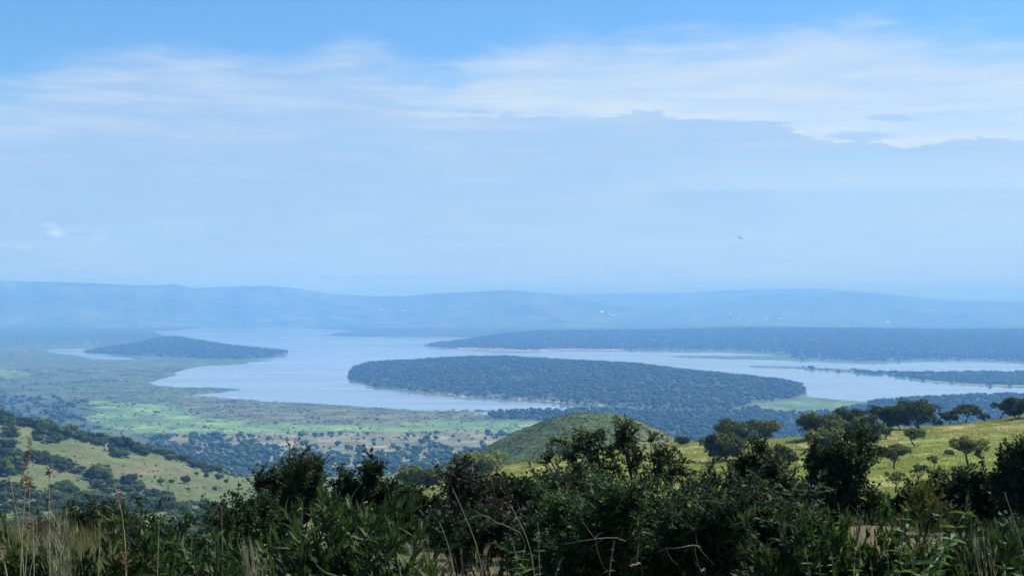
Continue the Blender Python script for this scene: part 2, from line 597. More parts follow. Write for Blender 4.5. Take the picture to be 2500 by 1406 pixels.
HILL_ISLAND = ridge([(199, 859), (285, 868), (398, 873), (484, 878), (569, 880), (655, 876), (691, 869), (704, 860)],
                    [(199, 858), (227, 854), (284, 847), (340, 840), (375, 831), (400, 826), (430, 824.5), (484, 833), (569, 847), (655, 855), (704, 859)],
                    [(199, 856), (285, 848), (340, 840), (405, 829), (430, 832), (480, 841), (560, 850), (640, 857), (704, 859.5)], 0.6)
HILL_MID = ridge([(846, 919), (858, 930), (892, 939), (923, 947), (977, 954.5), (1077, 966), (1219, 976), (1350, 986), (1478, 998), (1600, 1008), (1750, 1010), (1840, 990), (1930, 975), (1968, 962)],
                 [(846, 917), (860, 902), (906, 889), (991, 886), (1048, 881), (1134, 877), (1219, 875), (1307, 881), (1421, 887), (1552, 894), (1648, 908), (1762, 919), (1876, 929), (1950, 940), (1968, 955)],
                 [(846, 917), (862, 901), (906, 893), (991, 891), (1048, 887), (1134, 884), (1219, 884), (1307, 888), (1421, 893), (1552, 902), (1648, 914), (1800, 926), (1900, 934), (1956, 942), (1968, 958)], 0.62)
HILL_FAR = ridge([(1037, 843.5), (1071, 848), (1148, 851.6), (1276, 857), (1392, 854.5), (1534, 856), (1734, 858), (1916, 865), (1950, 881), (2049, 884.5), (2134, 887), (2160, 885), (2248, 882), (2362, 881), (2500, 886), (2800, 893), (3400, 904)],
                 [(1037, 842.5), (1071, 838), (1148, 830), (1205, 820), (1250, 814), (1392, 807), (1534, 803.5), (1648, 803), (1762, 796.5), (1847, 796), (1950, 799.5), (2049, 803.5), (2163, 806), (2277, 807), (2500, 807), (2800, 809), (3400, 812)],
                 [(1037, 842.5), (1063, 840), (1148, 832), (1205, 829), (1260, 819), (1400, 812), (1534, 809), (1648, 809), (1762, 804), (1950, 805), (2163, 811), (2500, 812), (2800, 815), (3400, 819)], 0.6)
HILL_TONGUE = ridge([(800, 818), (920, 820.5), (1077, 821), (1190, 823)], [(800, 814), (860, 810), (934, 803), (1077, 803), (1190, 808)], [(800, 815), (875, 811), (934, 806), (1077, 806), (1190, 810)], 0.5)
HILL_RIGHT = ridge([(2120, 1030), (2300, 1030), (2500, 1030), (2900, 1030)], [(2120, 985), (2200, 978), (2300, 973), (2400, 969), (2500, 967), (2900, 968)],
                   [(2120, 984), (2200, 979.5), (2300, 974), (2400, 971), (2500, 970.5), (2900, 974)], 0.75)
HILLS = (HILL_ISLAND, HILL_MID, HILL_FAR, HILL_TONGUE, HILL_RIGHT)

MEADOW = [(218, 980), (303, 983), (394, 989), (455, 1003), (473, 1019), (576, 1028), (721, 1035), (933, 1039), (1054, 1028), (1236, 1025), (1400, 1032),
          (1400, 1052), (1115, 1057), (903, 1058), (751, 1061), (600, 1061), (454, 1060), (333, 1055), (242, 1040), (200, 1026), (180, 1004)]
MEADOW_R = [(1833, 986), (1899, 983), (1966, 969), (2030, 974), (2098, 983), (2085, 992), (2032, 1006), (1932, 1006), (1850, 995)]
PATCH_L = [(-200, 900), (30, 903), (90, 915), (20, 922), (-200, 930)]
BROWN = [(480, 966), (640, 985), (820, 993), (1000, 1008), (1180, 1012), (1060, 1026), (930, 1036), (720, 1033), (560, 1024), (480, 1015), (440, 990)]
WOOD_L = [(-600, 972), (60, 970), (200, 980), (245, 1000), (210, 1022), (260, 1045), (200, 1060), (-600, 1070)]
WOOD_R = [(1185, 1012), (1230, 1004), (1400, 1001), (1480, 999), (1600, 1004), (1760, 1006), (1850, 1000), (1930, 1008), (2040, 1008), (2110, 984), (2300, 978), (3200, 980),
          (3200, 1200), (1200, 1200), (1260, 1060), (1330, 1032), (1200, 1022)]
SAVANNA = [(390, 1063), (600, 1058), (760, 1058), (960, 1056), (1230, 1056), (1330, 1080), (1600, 1200), (200, 1200)]


def plain_fields(px, py, Y):
    """height above the lake, cover colour and tree density for points of the plain"""
    w = 1.6 * fbm(px / 14, py / 3.2, 3) + 0.8 * fbm(px / 5, py / 1.4, 9)
    sd = inside(LAKE, px, py)
    sd = sd + w * np.clip((py - 780) / 160, 0.15, 1.0)
    sp = inside(POND, px, py) + 0.3 * w
    water = np.maximum(sd, sp)
    for s in STRIPS:
        water = np.maximum(water, inside(s, px, py))
    water = np.where(inside(SPIT, px, py) > 0, -1, water)
    land = -water
    h = np.clip(land * 1.2, -4, 1.2)
    far = np.clip((830 - py) / 30, 0, 1)
    relief = np.zeros_like(h); top = np.zeros_like(h)
    for i, f in enumerate(HILLS):
        a, t = f(px, Y)
        relief = np.maximum(relief, a); top = np.maximum(top, t)
    relief = relief * (1 + 0.05 * fbm(px / 60, Y / 500, 21))
    h = h + np.where(land > 0, relief, 0)
    # slight rise of the plain towards the near hills
    h = h + np.clip((py - 1040) / 150, 0, 1) ** 1.5 * 8 * (land > 0)

    def lay(col, c, m):
        return col * (1 - m[..., None]) + np.array(c) * m[..., None]
    n1, n2 = fbm(px / 60, py / 9, 31, 5), fbm(px / 22, py / 4, 41, 5)
    col = np.zeros(px.shape + (3,)) + np.array([0.078, 0.125, 0.052])
    col = lay(col, (0.125, 0.125, 0.07), np.clip(0.35 + n1 * 0.9, 0, 1) * 0.6)
    col = lay(col, (0.045, 0.085, 0.035), np.clip(n2 * 1.6 - 0.15, 0, 1) * 0.7)
    col = lay(col, (0.10, 0.17, 0.06), np.clip(1 - land / 6, 0, 1) * (0.6 + 0.4 * n1) * (py > 870))
    col = lay(col, (0.125, 0.138, 0.075), poly_mask(BROWN, px, py, 5, 0.6) * 0.8)
    n3 = fbm(px / 10, py / 1.9, 43, 4)
    col = lay(col, (0.03, 0.06, 0.028), np.clip(n3 * 3.0 - 0.35, 0, 1) * 0.85)
    col = lay(col, (0.16, 0.17, 0.085), np.clip(-n3 * 2.2 - 0.4, 0, 1) * 0.45)
    col = lay(col, (0.028, 0.048, 0.024), np.clip((846 - py) / 22, 0, 0.85))      # far papyrus and bush
    mead = poly_mask(MEADOW, px, py, 3, 0.8)
    g = np.clip(0.5 + 1.2 * fbm(px / 90, py / 5, 52, 5), 0, 1)[..., None]
    mc = np.array([0.17, 0.27, 0.08]) * g + np.array([0.09, 0.165, 0.08]) * (1 - g)
    col = col * (1 - mead[..., None]) + mc * mead[..., None]
    spk = np.clip(fbm(px / 8, py / 1.6, 57, 3) * 4 - 1.5, 0, 1) * mead
    col = lay(col, (0.05, 0.08, 0.04), spk * 0.55)
    mr = poly_mask(MEADOW_R, px, py, 3, 0.5)
    col = col * (1 - mr[..., None]) + (mc * 0.8) * mr[..., None]
    col = lay(col, (0.13, 0.22, 0.07), poly_mask(PATCH_L, px, py, 3, 0.8) * 0.8)
    sav = poly_mask(SAVANNA, px, py, 4, 0.8)
    soil = np.clip(fbm(px / 45, py / 5, 61, 5) * 1.5 + 0.42, 0, 1)[..., None]
    sc = np.array([0.215, 0.195, 0.12]) * soil + np.array([0.13, 0.16, 0.075]) * (1 - soil)
    col = col * (1 - sav[..., None]) + sc * sav[..., None]
    bare = np.clip(fbm(px / 30, py / 2.2, 71, 4) * 3 - 1.1, 0, 1) * sav
    col = lay(col, (0.42, 0.33, 0.24), bare)
    wl = poly_mask(WOOD_L, px, py, 5, 1.2)
    wr = poly_mask(WOOD_R, px, py, 3, 0.8) * (1 - mr)
    col = lay(col, (0.06, 0.085, 0.04), np.maximum(wl * 0.8, wr))
    hillm = np.clip(top * 8, 0, 1)
    bright_mid = np.clip(0.5 + n2, 0, 1)[..., None]
    bright_mid = np.clip(bright_mid + np.clip(n3 * 4 - 0.7, 0, 1)[..., None] * 0.4, 0, 1.4)
    hc = np.array([0.036, 0.062, 0.024]) * (1 - bright_mid) + np.array([0.065, 0.092, 0.034]) * bright_mid
    col = col * (1 - hillm[..., None]) + hc * hillm[..., None]
    # sandy gaps along the shores of the wooded hills
    sand = np.clip(1 - np.abs(land - 2.5) / 2.2, 0, 1) * np.clip(fbm(px / 7, py / 2, 77) * 5 - 0.3, 0, 1) * ((px > 960) & (px < 1500) & (py > 935))
    sand2 = np.clip(1 - np.abs(land - 1.5) / 1.8, 0, 1) * ((px > 1120) & (px < 1520) & (py > 845) & (py < 860))
    sand3 = np.clip(1 - np.abs(land - 2.5) / 3, 0, 1) * ((px > 1195) & (px < 1260) & (py > 1000))
    col = lay(col, (0.50, 0.40, 0.28), np.clip(sand * 0.9 + sand2 * 0.7 + sand3 * 0.8, 0, 1))
    strip = np.clip(1 - np.abs(land - 2.0) / 2.0, 0, 1) * ((px > 2260) & (py > 920) & (py < 944))
    col = lay(col, (0.20, 0.25, 0.12), strip * 0.9)
    col = np.where((land < 0.2)[..., None], np.array([0.06, 0.09, 0.05]), col)
    # tree density 0..1
    dens = np.zeros_like(h)
    dens = np.maximum(dens, hillm * (land > 0.4) * np.clip(0.85 + n2 * 1.0 - np.clip(n3 * 4 - 0.7, 0, 1) * 0.35, 0.2, 1))
    dens = np.maximum(dens, wr * np.clip(0.8 + n2 * 0.9, 0.2, 1))
    dens = np.maximum(dens, wl * np.clip(0.30 + n2 * 1.2, 0, 0.8))
    tot = np.clip((py - 1085) / 45, 0, 1) + np.clip((760 - px) / 250, 0, 1) * 0.55 * (py > 1066)
    dens = np.maximum(dens, sav * (py > 1060) * np.clip(tot * 0.9 + fbm(px / 55, py / 7, 81) * 1.1 + 0.06, 0, 1))
    neck = ((px > 1900) & (py > 894) & (py < 944)) * (land > 0.5) * np.clip((px - 1900) / 400 + n2 * 1.4 - 0.1, 0, 1) * (strip < 0.3)
    dens = np.maximum(dens, neck)
    dens = dens * (land > 0.4) * (1 - mead) * (1 - mr)

    return h, col * 0.86, dens, land


def build_plain():
    cols = np.concatenate([np.linspace(-2600, -120, 26), np.arange(-100, 2604, 3.4), np.linspace(2640, 5200, 26)])
    rows = np.concatenate([np.array([741.5, 744, 748, 753, 759, 766, 772]), np.arange(775, 1010, 1.15), np.arange(1010, 1200, 1.9), np.array([1220, 1300, 1500, 2200])])
    PX, PY = np.meshgrid(cols, rows)
    Y = flat_y(PY)
    h, col, dens, land = plain_fields(PX, PY, Y)
    X = (PX - 1250) / F * (Y * math.cos(PITCH) + LAKE_Z * math.sin(PITCH))
    V = np.stack([X, Y, LAKE_Z + h], -1).reshape(-1, 3)
    me = quad_mesh('valley_floor', V, grid_quads(len(rows), len(cols)), True, cover=col.reshape(-1, 3))
    m = cover_mat('valley_cover', 0.03, 0.009, 0.42)
    new_obj('valley_floor', me, m, kind='structure')


def build_water():
    m, nt, out = new_mat('lake_water')
    tc = nt.nodes.new('ShaderNodeTexCoord')
    p = nt.nodes.new('ShaderNodeBsdfPrincipled')
    p.inputs['Base Color'].default_value = (0.17, 0.205, 0.27, 1)
    p.inputs['IOR'].default_value = 1.333
    p.inputs['Specular IOR Level'].default_value = 0.5
    n = noise(nt, scaled(nt, tc.outputs['Object'], (0.0007, 0.0030, 1)), 1.6, 7, 0.6, 0.6)
    nt.links.new(smooth(nt, n, 0.40, 0.60, 0.20, 0.04), p.inputs['Roughness'])
    nw = noise(nt, scaled(nt, tc.outputs['Object'], (0.03, 0.06, 1)), 1.0, 3, 0.6)
    b = nt.nodes.new('ShaderNodeBump')
    b.inputs['Distance'].default_value = 0.5
    nt.links.new(nw, b.inputs['Height'])
    nt.links.new(smooth(nt, n, 0.36, 0.62, 0.03, 0.01), b.inputs['Strength'])
    nt.links.new(b.outputs[0], p.inputs['Normal'])
    nt.links.new(p.outputs[0], out.inputs[0])
    y = np.geomspace(1500, 30000, 24); a = np.linspace(-1.2, 1.2, 40)
    A, YY = np.meshgrid(a, y)
    V = np.stack([A * YY, YY, np.full_like(YY, LAKE_Z)], -1).reshape(-1, 3)
    new_obj('lake', quad_mesh('lake', V, grid_quads(24, 40), False), m, kind='structure')


def build_far_hills():
    E1 = [(-1400, 660), (-600, 690), (-200, 680), (0, 685.6), (100, 687), (228, 691), (327, 695.5), (427, 694), (469, 702.6), (569, 700), (654, 698), (700, 701), (744, 708), (821, 717), (906, 722.6), (991, 722.6), (1077, 715.5), (1162, 711), (1248, 708), (1350, 716), (1421, 730), (1478, 740), (1560, 752), (1750, 765), (2600, 790), (4000, 792)]
    E2 = [(-1400, 790), (1200, 790), (1400, 768), (1492, 749), (1591, 744), (1677, 742), (1762, 735), (1819, 724), (1876, 718), (1950, 718), (1992, 717), (2049, 711), (2083, 710), (2134, 717), (2206, 725), (2277, 735), (2362, 738), (2500, 739), (2800, 745), (3400, 730), (4000, 735)]
    E3 = [(-1400, 740), (0, 735), (900, 735), (1200, 722), (1364, 717), (1506, 715.4), (1677, 714), (1762, 708), (1933, 704), (2020, 706), (2150, 714), (2300, 730), (2500, 736), (3000, 730), (4000, 722)]
    m = cover_mat('far_hill_cover', 0.004, 0.0011, 0.5, 0.004, 0.8, 60)
    fns = {}
    for name, crest, y0, yc, y1, seed in (('far_hills_left', E1, 12800, 17000, 22000, 5), ('far_hills_right', E2, 13500, 19500, 23500, 15), ('far_hills_distant', E3, 18000, 25000, 29000, 25)):
        c = np.array(crest, float)
        px = np.linspace(-1400, 4000, 900)
        ys = np.linspace(y0, y1, 44)
        PX, Y = np.meshgrid(px, ys)
        sm = np.interp(PX, c[:, 0], c[:, 1])
        hc = z_of(sm, yc) - LAKE_Z
        t = np.where(Y < yc, (Y - y0) / (yc - y0), (y1 - Y) / (y1 - yc))
        t = np.clip(t, 0, 1)
        spur = fbm(PX / 75 + Y / 2600, Y / 5200, seed, 5)
        h = hc * (t * t * (3 - 2 * t)) * (1 + 0.34 * spur * (1 - t) * 2) + (t > 0) * 0 - 6 * (1 - t)
        h = h + 4 * fbm(PX / 18, Y / 900, seed + 3) * t
        X = (PX - 1250) / F * Y
        V = np.stack([X, Y, LAKE_Z + h - 2], -1).reshape(-1, 3)
        g = np.clip(0.5 + fbm(PX / 40, Y / 900, seed + 9, 5), 0, 1)[..., None]
        col = np.array([0.045, 0.08, 0.035]) * (1 - g) + np.array([0.085, 0.11, 0.055]) * g
        new_obj(name.replace('far_hills_', 'far_hills_'), quad_mesh(name, V, grid_quads(44, 900), True, cover=col.reshape(-1, 3)), m, kind='structure')
        fns[name] = (c, y0, yc)
    return fns


build_plain()
build_water()
build_far_hills()

# ------------------------------------------------------------------ haze: one even body of air round everything
def build_haze():
    m, nt, out = new_mat('haze_air')
    v = nt.nodes.new('ShaderNodeVolumePrincipled')
    v.inputs['Color'].default_value = (*HAZE_COLOR, 1)
    v.inputs['Density'].default_value = HAZE_DENSITY
    v.inputs['Anisotropy'].default_value = 0.0
    v.inputs['Absorption Color'].default_value = (0.5, 0.5, 0.5, 1)
    v.inputs['Density Attribute'].default_value = ''
    nt.links.new(v.outputs[0], out.inputs['Volume'])
    m.cycles.homogeneous_volume = True
    x, y0, y1, z0, z1 = 60000, -600, 36000, LAKE_Z - 12, 250
    vs = [(sx * x, yy, zz) for zz in (z0, z1) for yy in (y0, y1) for sx in (-1, 1)]
    fs = [(0, 2, 3, 1), (4, 5, 7, 6), (0, 1, 5, 4), (2, 6, 7, 3), (0, 4, 6, 2), (1, 3, 7, 5)]
    me = bpy.data.meshes.new('haze'); me.from_pydata(vs, [], fs); me.update()
    new_obj('haze', me, m, kind='stuff')


build_haze()
# ================================================================== FOLIAGE BUILDERS
OLIVE = [(0.0, (0.026, 0.036, 0.012)), (0.45, (0.070, 0.090, 0.016)), (0.8, (0.145, 0.155, 0.030)), (1.0, (0.22, 0.21, 0.05))]
DARKG = [(0.0, (0.014, 0.026, 0.010)), (0.5, (0.044, 0.070, 0.018)), (0.85, (0.055, 0.095, 0.03)), (1.0, (0.10, 0.14, 0.04))]
M_LEAF_OLIVE = leaf_mat('olive_foliage', OLIVE, 0.2, 0.8, 0.06)
M_LEAF_DARK = leaf_mat('dark_green_foliage', DARKG, 0.2, 0.8, 0.06)
M_LEAF_BLUE = leaf_mat('valley_foliage', [(0.0, (0.020, 0.045, 0.018)), (0.5, (0.044, 0.095, 0.032)), (1.0, (0.095, 0.17, 0.048))], 0.15, 0.8, 0.08, 0.55)
M_LEAF_YELLOW = leaf_mat('yellow_green_foliage', [(0.0, (0.05, 0.07, 0.015)), (0.5, (0.12, 0.155, 0.035)), (1.0, (0.23, 0.27, 0.07))], 0.35, 0.5, 0.25)
M_BARK = plain_mat('bark', [(0.3, (0.028, 0.022, 0.017)), (0.7, (0.085, 0.068, 0.052))], 9, 0.9, 0.6)
M_TWIG = plain_mat('pale_twig', [(0.3, (0.06, 0.05, 0.038)), (0.7, (0.14, 0.12, 0.095))], 30, 0.85, 0.3)


def frame_of(d):
    d = norm(d)
    up = np.where(np.abs(d[..., 2:3]) > 0.9, np.array([1.0, 0, 0]), np.array([0, 0, 1.0]))
    a = norm(np.cross(d, up)); b = np.cross(d, a)
    return a, b


def tube(acc, pts, radii, sides=6, T=0.5):
    pts = np.asarray(pts, float); n = len(pts)
    d = np.gradient(pts, axis=0)
    a, b = frame_of(d)
    ang = np.arange(sides) / sides * 2 * math.pi
    r = np.asarray(radii, float)[:, None, None]
    V = pts[:, None] + r * (np.cos(ang)[None, :, None] * a[:, None] + np.sin(ang)[None, :, None] * b[:, None])
    i = np.arange(n - 1)[:, None] * sides + np.arange(sides)[None]
    j = np.arange(n - 1)[:, None] * sides + (np.arange(sides)[None] + 1) % sides
    acc.add(V, np.stack([i, j, j + sides, i + sides], -1), T)


def tubes(acc, PTS, R, sides=4, T=0.5):
    """many tubes at once: PTS (m, n, 3), R (m, n)"""
    m, n, _ = PTS.shape
    if m == 0:
        return
    d = np.gradient(PTS, axis=1)
    a, b = frame_of(d)
    ang = np.arange(sides) / sides * 2 * math.pi
    V = PTS[:, :, None] + R[:, :, None, None] * (np.cos(ang)[None, None, :, None] * a[:, :, None] + np.sin(ang)[None, None, :, None] * b[:, :, None])
    base = (np.arange(m) * n * sides)[:, None, None]
    i = base + np.arange(n - 1)[None, :, None] * sides + np.arange(sides)[None, None]
    j = base + np.arange(n - 1)[None, :, None] * sides + ((np.arange(sides) + 1) % sides)[None, None]
    acc.add(V.reshape(-1, 3), np.stack([i, j, j + sides, i + sides], -1).reshape(-1, 4), T)


def bez(p0, p1, p2, n):
    t = np.linspace(0, 1, n)[None, :, None]
    return (1 - t) ** 2 * p0[:, None] + 2 * t * (1 - t) * p1[:, None] + t ** 2 * p2[:, None]


def leaves(acc, C, D, N, L, W, T):
    """rhombic leaves: C base points, D direction, N normal, L length, W half width"""
    D = norm(D); S = norm(np.cross(D, N)); 
    L = L[:, None]; W = W[:, None]
    V = np.stack([C, C + D * L * 0.45 + S * W, C + D * L, C + D * L * 0.45 - S * W], 1)
    q = np.arange(len(C))[:, None] * 4 + np.arange(4)[None]
    acc.add(V.reshape(-1, 3), q, np.repeat(T, 4))


def rdir(rng, n):
    return norm(rng.normal(size=(n, 3)))


def crown_clumps(acc, centres, radii, n_leaf, size, rng, flat=1.0, tint=0.5):
    """leaves over the surface and inside lobes; the tint varies clump by clump and leaf by leaf"""
    for c, r in zip(centres, radii):
        k = int(n_leaf)
        d = rdir(rng, k)
        rad = rng.uniform(0.55, 1.08, k) ** 0.6
        p = c + d * rad[:, None] * r
        nn = norm(d / r * np.mean(r) + 0.4 * rng.normal(size=(k, 3)) + np.array([0, 0, 0.3]))
        dd = norm(np.cross(nn, rdir(rng, k)))
        s = size * rng.uniform(0.6, 1.4, k)
        t = np.clip(tint + rng.uniform(-0.28, 0.28) + rng.normal(0, 0.12, k), 0, 1)
        leaves(acc, p, dd, nn, s, s * rng.uniform(0.28, 0.45, k), t)


def tree_meshes(seed, H=5.0, W=6.0, trunk=0.45, lean=0.15, flat=0.45, n_limb=6, n_clump=26, n_leaf=70, leaf=0.26, tint=0.5, stems=1, sparse=0.0, name='savanna_tree'):
    """unit tree standing on the origin, H high and W wide; returns trunk mesh and crown mesh"""
    rng = np.random.default_rng(seed)
    ta, ca = Acc(), Acc()
    cz = H * (trunk + (1 - trunk) * 0.45)
    tips = []
    for s in range(stems):
        base = np.array([rng.normal(0, 0.12 * W * (stems > 1)), rng.normal(0, 0.12 * W * (stems > 1)), -0.15 * H])
        fork = np.array([lean * H * rng.uniform(0.6, 1.3) * (1 if s % 2 == 0 else -1), rng.normal(0, 0.06) * H, H * trunk * rng.uniform(0.75, 1.0)])
        mid = (base + fork) / 2 + np.array([rng.normal(0, 0.05) * H, rng.normal(0, 0.05) * H, 0.05 * H])
        pts = bez(base[None], mid[None], fork[None], 7)[0]
        r0 = 0.038 * H / (1 + 0.3 * (stems - 1))
        tube(ta, pts, np.linspace(r0 * 1.25, r0 * 0.7, 7), 7)
        for k in range(n_limb):
            a = 2 * math.pi * (k + rng.uniform(-0.3, 0.3)) / n_limb
            rr = rng.uniform(0.35, 0.9) * W / 2
            tip = np.array([fork[0] * 0.5 + math.cos(a) * rr, fork[1] * 0.5 + math.sin(a) * rr, cz + rng.uniform(-0.12, 0.28) * H * (1 - trunk)])
            m2 = fork * 0.45 + tip * 0.55 + np.array([0, 0, -0.05 * H])
            lp = bez(fork[None], m2[None], tip[None], 6)[0]
            tube(ta, lp, np.linspace(r0 * 0.5, r0 * 0.14, 6), 5)
            tips.append(tip)
            for q in range(3):
                s0 = lp[rng.integers(2, 5)]
                t2 = s0 + norm(rng.normal(size=3) * np.array([1, 1, 0.5]) + np.array([0, 0, 0.6])) * W * rng.uniform(0.10, 0.22)
                tube(ta, bez(s0[None], (s0 * 0.5 + t2 * 0.5 + rng.normal(0, 0.02 * W, 3))[None], t2[None], 4)[0], np.linspace(r0 * 0.2, r0 * 0.07, 4), 4)
                tips.append(t2)
    cs, rs = [], []
    hz = H * (1 - trunk) * 0.5
    for k in range(n_clump):
        if k < len(tips) and rng.uniform() < 0.75:
            c = tips[k % len(tips)] + rng.normal(0, 0.03 * W, 3)
        else:
            a = rng.uniform(0, 2 * math.pi); q = math.sqrt(rng.uniform()) * 0.86
            c = np.array([math.cos(a) * q * W / 2, math.sin(a) * q * W / 2, 0])
            dome = math.sqrt(max(0, 1 - q * q))
            c[2] = cz + hz * (dome * rng.uniform(0.3, 0.95) - flat * 0.4)
        c[2] = min(c[2], H * 0.94)
        c[:2] *= min(1.0, 0.46 * W / max(np.hypot(c[0], c[1]), 1e-6))
        r = W * rng.uniform(0.07, 0.145) * (1 - sparse * 0.3)
        r = r * rng.uniform(0.6, 1.1); c[2] += rng.normal(0, 0.035) * H
        cs.append(c); rs.append(np.array([r * 1.15, r * 1.15, r * (0.9 - 0.3 * flat)]))
    crown_clumps(ca, cs, rs, n_leaf, leaf, rng, tint=tint)
    return ta.mesh(name + '_trunk', True), ca.mesh(name + '_crown')


def far_tree_mesh(seed, name, leafn=90, tint=0.45, flat=0.75):
    """a small tree for a kilometre and more away: lumpy dome of leaf clumps, unit width, standing on the origin"""
    rng = np.random.default_rng(seed)
    acc = Acc()
    cs = [np.array([0, 0, 0.34])]; rs = [np.array([0.36, 0.36, 0.30])]
    for k in range(5):
        a = rng.uniform(0, 6.28); q = rng.uniform(0.16, 0.34)
        cs.append(np.array([math.cos(a) * q, math.sin(a) * q, rng.uniform(0.24, 0.50)])); r = rng.uniform(0.14, 0.22)
        rs.append(np.array([r, r, r * flat]))
    for c, r in zip(cs, rs):                     # solid heart of each lobe
        lat = np.linspace(-0.45 * math.pi, 0.47 * math.pi, 5); lon = np.arange(7) / 7 * 2 * math.pi
        LA, LO = np.meshgrid(lat, lon, indexing='ij')
        jit = 1 + rng.normal(0, 0.10, LA.shape)
        V = c + np.stack([np.cos(LA) * np.cos(LO), np.cos(LA) * np.sin(LO), np.sin(LA)], -1) * (r * 0.88) * jit[..., None]
        i = np.arange(4)[:, None] * 7 + np.arange(7)[None]; j = np.arange(4)[:, None] * 7 + (np.arange(7)[None] + 1) % 7
        acc.add(V.reshape(-1, 3), np.stack([i, j, j + 7, i + 7], -1), np.clip(tint - 0.1 + rng.normal(0, 0.08, V.reshape(-1, 3).shape[0]), 0, 1))
    crown_clumps(acc, cs, rs, leafn / 6, 0.10, rng, tint=tint)
    t = np.array([[0, 0, -0.25], [0.01, 0, 0.0], [0.02, 0.01, 0.3]])
    tube(acc, t, [0.035, 0.028, 0.02], 4, 0.1)
    return acc.mesh(name)


def scatter(name, label, pts, scl, protos, seed=1, mat=None):
    """uncountable cover: many instances of a few small meshes on points, as ONE object of kind stuff"""
    me = bpy.data.meshes.new(name)
    pts = np.asarray(pts, np.float32)
    me.vertices.add(len(pts)); me.vertices.foreach_set('co', pts.ravel())
    a = me.attributes.new('size', 'FLOAT_VECTOR', 'POINT'); a.data.foreach_set('vector', np.asarray(scl, np.float32).ravel())
    me.update()
    ob = new_obj(name, me, None, None, 'stuff', label)
    nt = bpy.data.node_groups.new(name + '_nodes', 'GeometryNodeTree')
    nt.interface.new_socket('Geometry', in_out='INPUT', socket_type='NodeSocketGeometry')
    nt.interface.new_socket('Geometry', in_out='OUTPUT', socket_type='NodeSocketGeometry')
    gi, go = nt.nodes.new('NodeGroupInput'), nt.nodes.new('NodeGroupOutput')
    join = nt.nodes.new('GeometryNodeJoinGeometry')
    for i, pm in enumerate(protos):
        po = bpy.data.objects.new(pm.name + '_seed', pm)
        oi = nt.nodes.new('GeometryNodeObjectInfo')
        oi.inputs['Object'].default_value = po
        oi.inputs['As Instance'].default_value = True
        nt.links.new(oi.outputs['Geometry'], join.inputs[0])
    iop = nt.nodes.new('GeometryNodeInstanceOnPoints')
    iop.inputs['Pick Instance'].default_value = True
    rv = nt.nodes.new('FunctionNodeRandomValue'); rv.data_type = 'INT'
    rv.inputs[4].default_value = 0; rv.inputs[5].default_value = len(protos) - 1; rv.inputs['Seed'].default_value = seed
    rr = nt.nodes.new('FunctionNodeRandomValue'); rr.data_type = 'FLOAT_VECTOR'
    rr.inputs[0].default_value = (0, 0, 0); rr.inputs[1].default_value = (0, 0, 6.283); rr.inputs['Seed'].default_value = seed + 5
    at = nt.nodes.new('GeometryNodeInputNamedAttribute'); at.data_type = 'FLOAT_VECTOR'; at.inputs[0].default_value = 'size'
    L = nt.links.new
    L(gi.outputs[0], iop.inputs['Points']); L(join.outputs[0], iop.inputs['Instance'])
    L(rv.outputs[2], iop.inputs['Instance Index']); L(rr.outputs[0], iop.inputs['Rotation']); L(at.outputs[0], iop.inputs['Scale'])
    L(iop.outputs[0], go.inputs[0])
    md = ob.modifiers.new('instances', 'NODES'); md.node_group = nt
    return ob


# ================================================================== TREES OF THE VALLEY
FAR_TREES = [far_tree_mesh(100 + i, 'valley_tree_crown', 84, 0.42) for i in range(6)]
for me in FAR_TREES:
    me.materials.append(M_LEAF_BLUE)


def valley_trees():
    rng = np.random.default_rng(7)
    N = 420000
    px = rng.uniform(-150, 2650, N); py = None
    # candidates spread evenly over the ground: the density per row grows with distance squared
    ymin, ymax = 1750.0, 9500.0
    y = np.sqrt(rng.uniform(ymin ** 2, ymax ** 2, N))
    py = flat_py(y)
    h, col, dens, land = plain_fields(px, py, y)
    x = (px - 1250) / F * (y * math.cos(PITCH) + LAKE_Z * math.sin(PITCH))
    # mean spacing: a tree per ~110 m2 near, wider apart and in bigger clumps far off
    area = (2800 / F) * (ymax ** 2 - ymin ** 2) / 2
    per = area / N
    want = np.where(y < 3300, 100.0, np.where(y < 6200, 105.0, 190.0))
    keep = rng.uniform(0, 1, N) < dens * per / want * np.clip(0.3 + dens, 0, 1)
    x, y, h, px, py = x[keep], y[keep], h[keep], px[keep], py[keep]
    w = np.where(y < 3300, 8.0, np.where(y < 6200, 9.5, 12.5)) * np.exp(np.clip(rng.normal(0, 0.42, len(x)), -0.9, 0.6))
    return x, y, LAKE_Z + h, w, px, py


vx, vy, vz, vw, vpx, vpy = valley_trees()
rngv = np.random.default_rng(3)
vh = vw * np.where(vy < 3300, 0.85, np.where(vy < 6200, 0.62, 0.5)) * rngv.uniform(0.8, 1.15, len(vx))
# the 285 that show largest, between the foreground bushes and the meadow, are trees of their own
vis = (vpy > 1058) & (vpx > 400) & (vpx < 1230) & (vpy < 1172 - np.clip(vpx - 900, 0, 400) * 0.12)
score = np.where(vis, vw / vy, 0)
top = np.argsort(-score)[:285]
isbig = np.zeros(len(vx), bool); isbig[top] = True
def valley_label(px, py, w):
    size = 'larger' if w > 10.5 else ('small' if w < 6.5 else 'round')
    row = 'along the green meadow edge' if py < 1078 else ('on pale open ground' if py < 1105 else 'in the dense hazy wood')
    side = 'behind the left hill crest' if px < 640 else ('above the thorn bush' if px < 880 else ('left of the knoll' if px > 1040 else 'near the valley middle'))
    return size + ' blue-green tree ' + row + ' ' + side


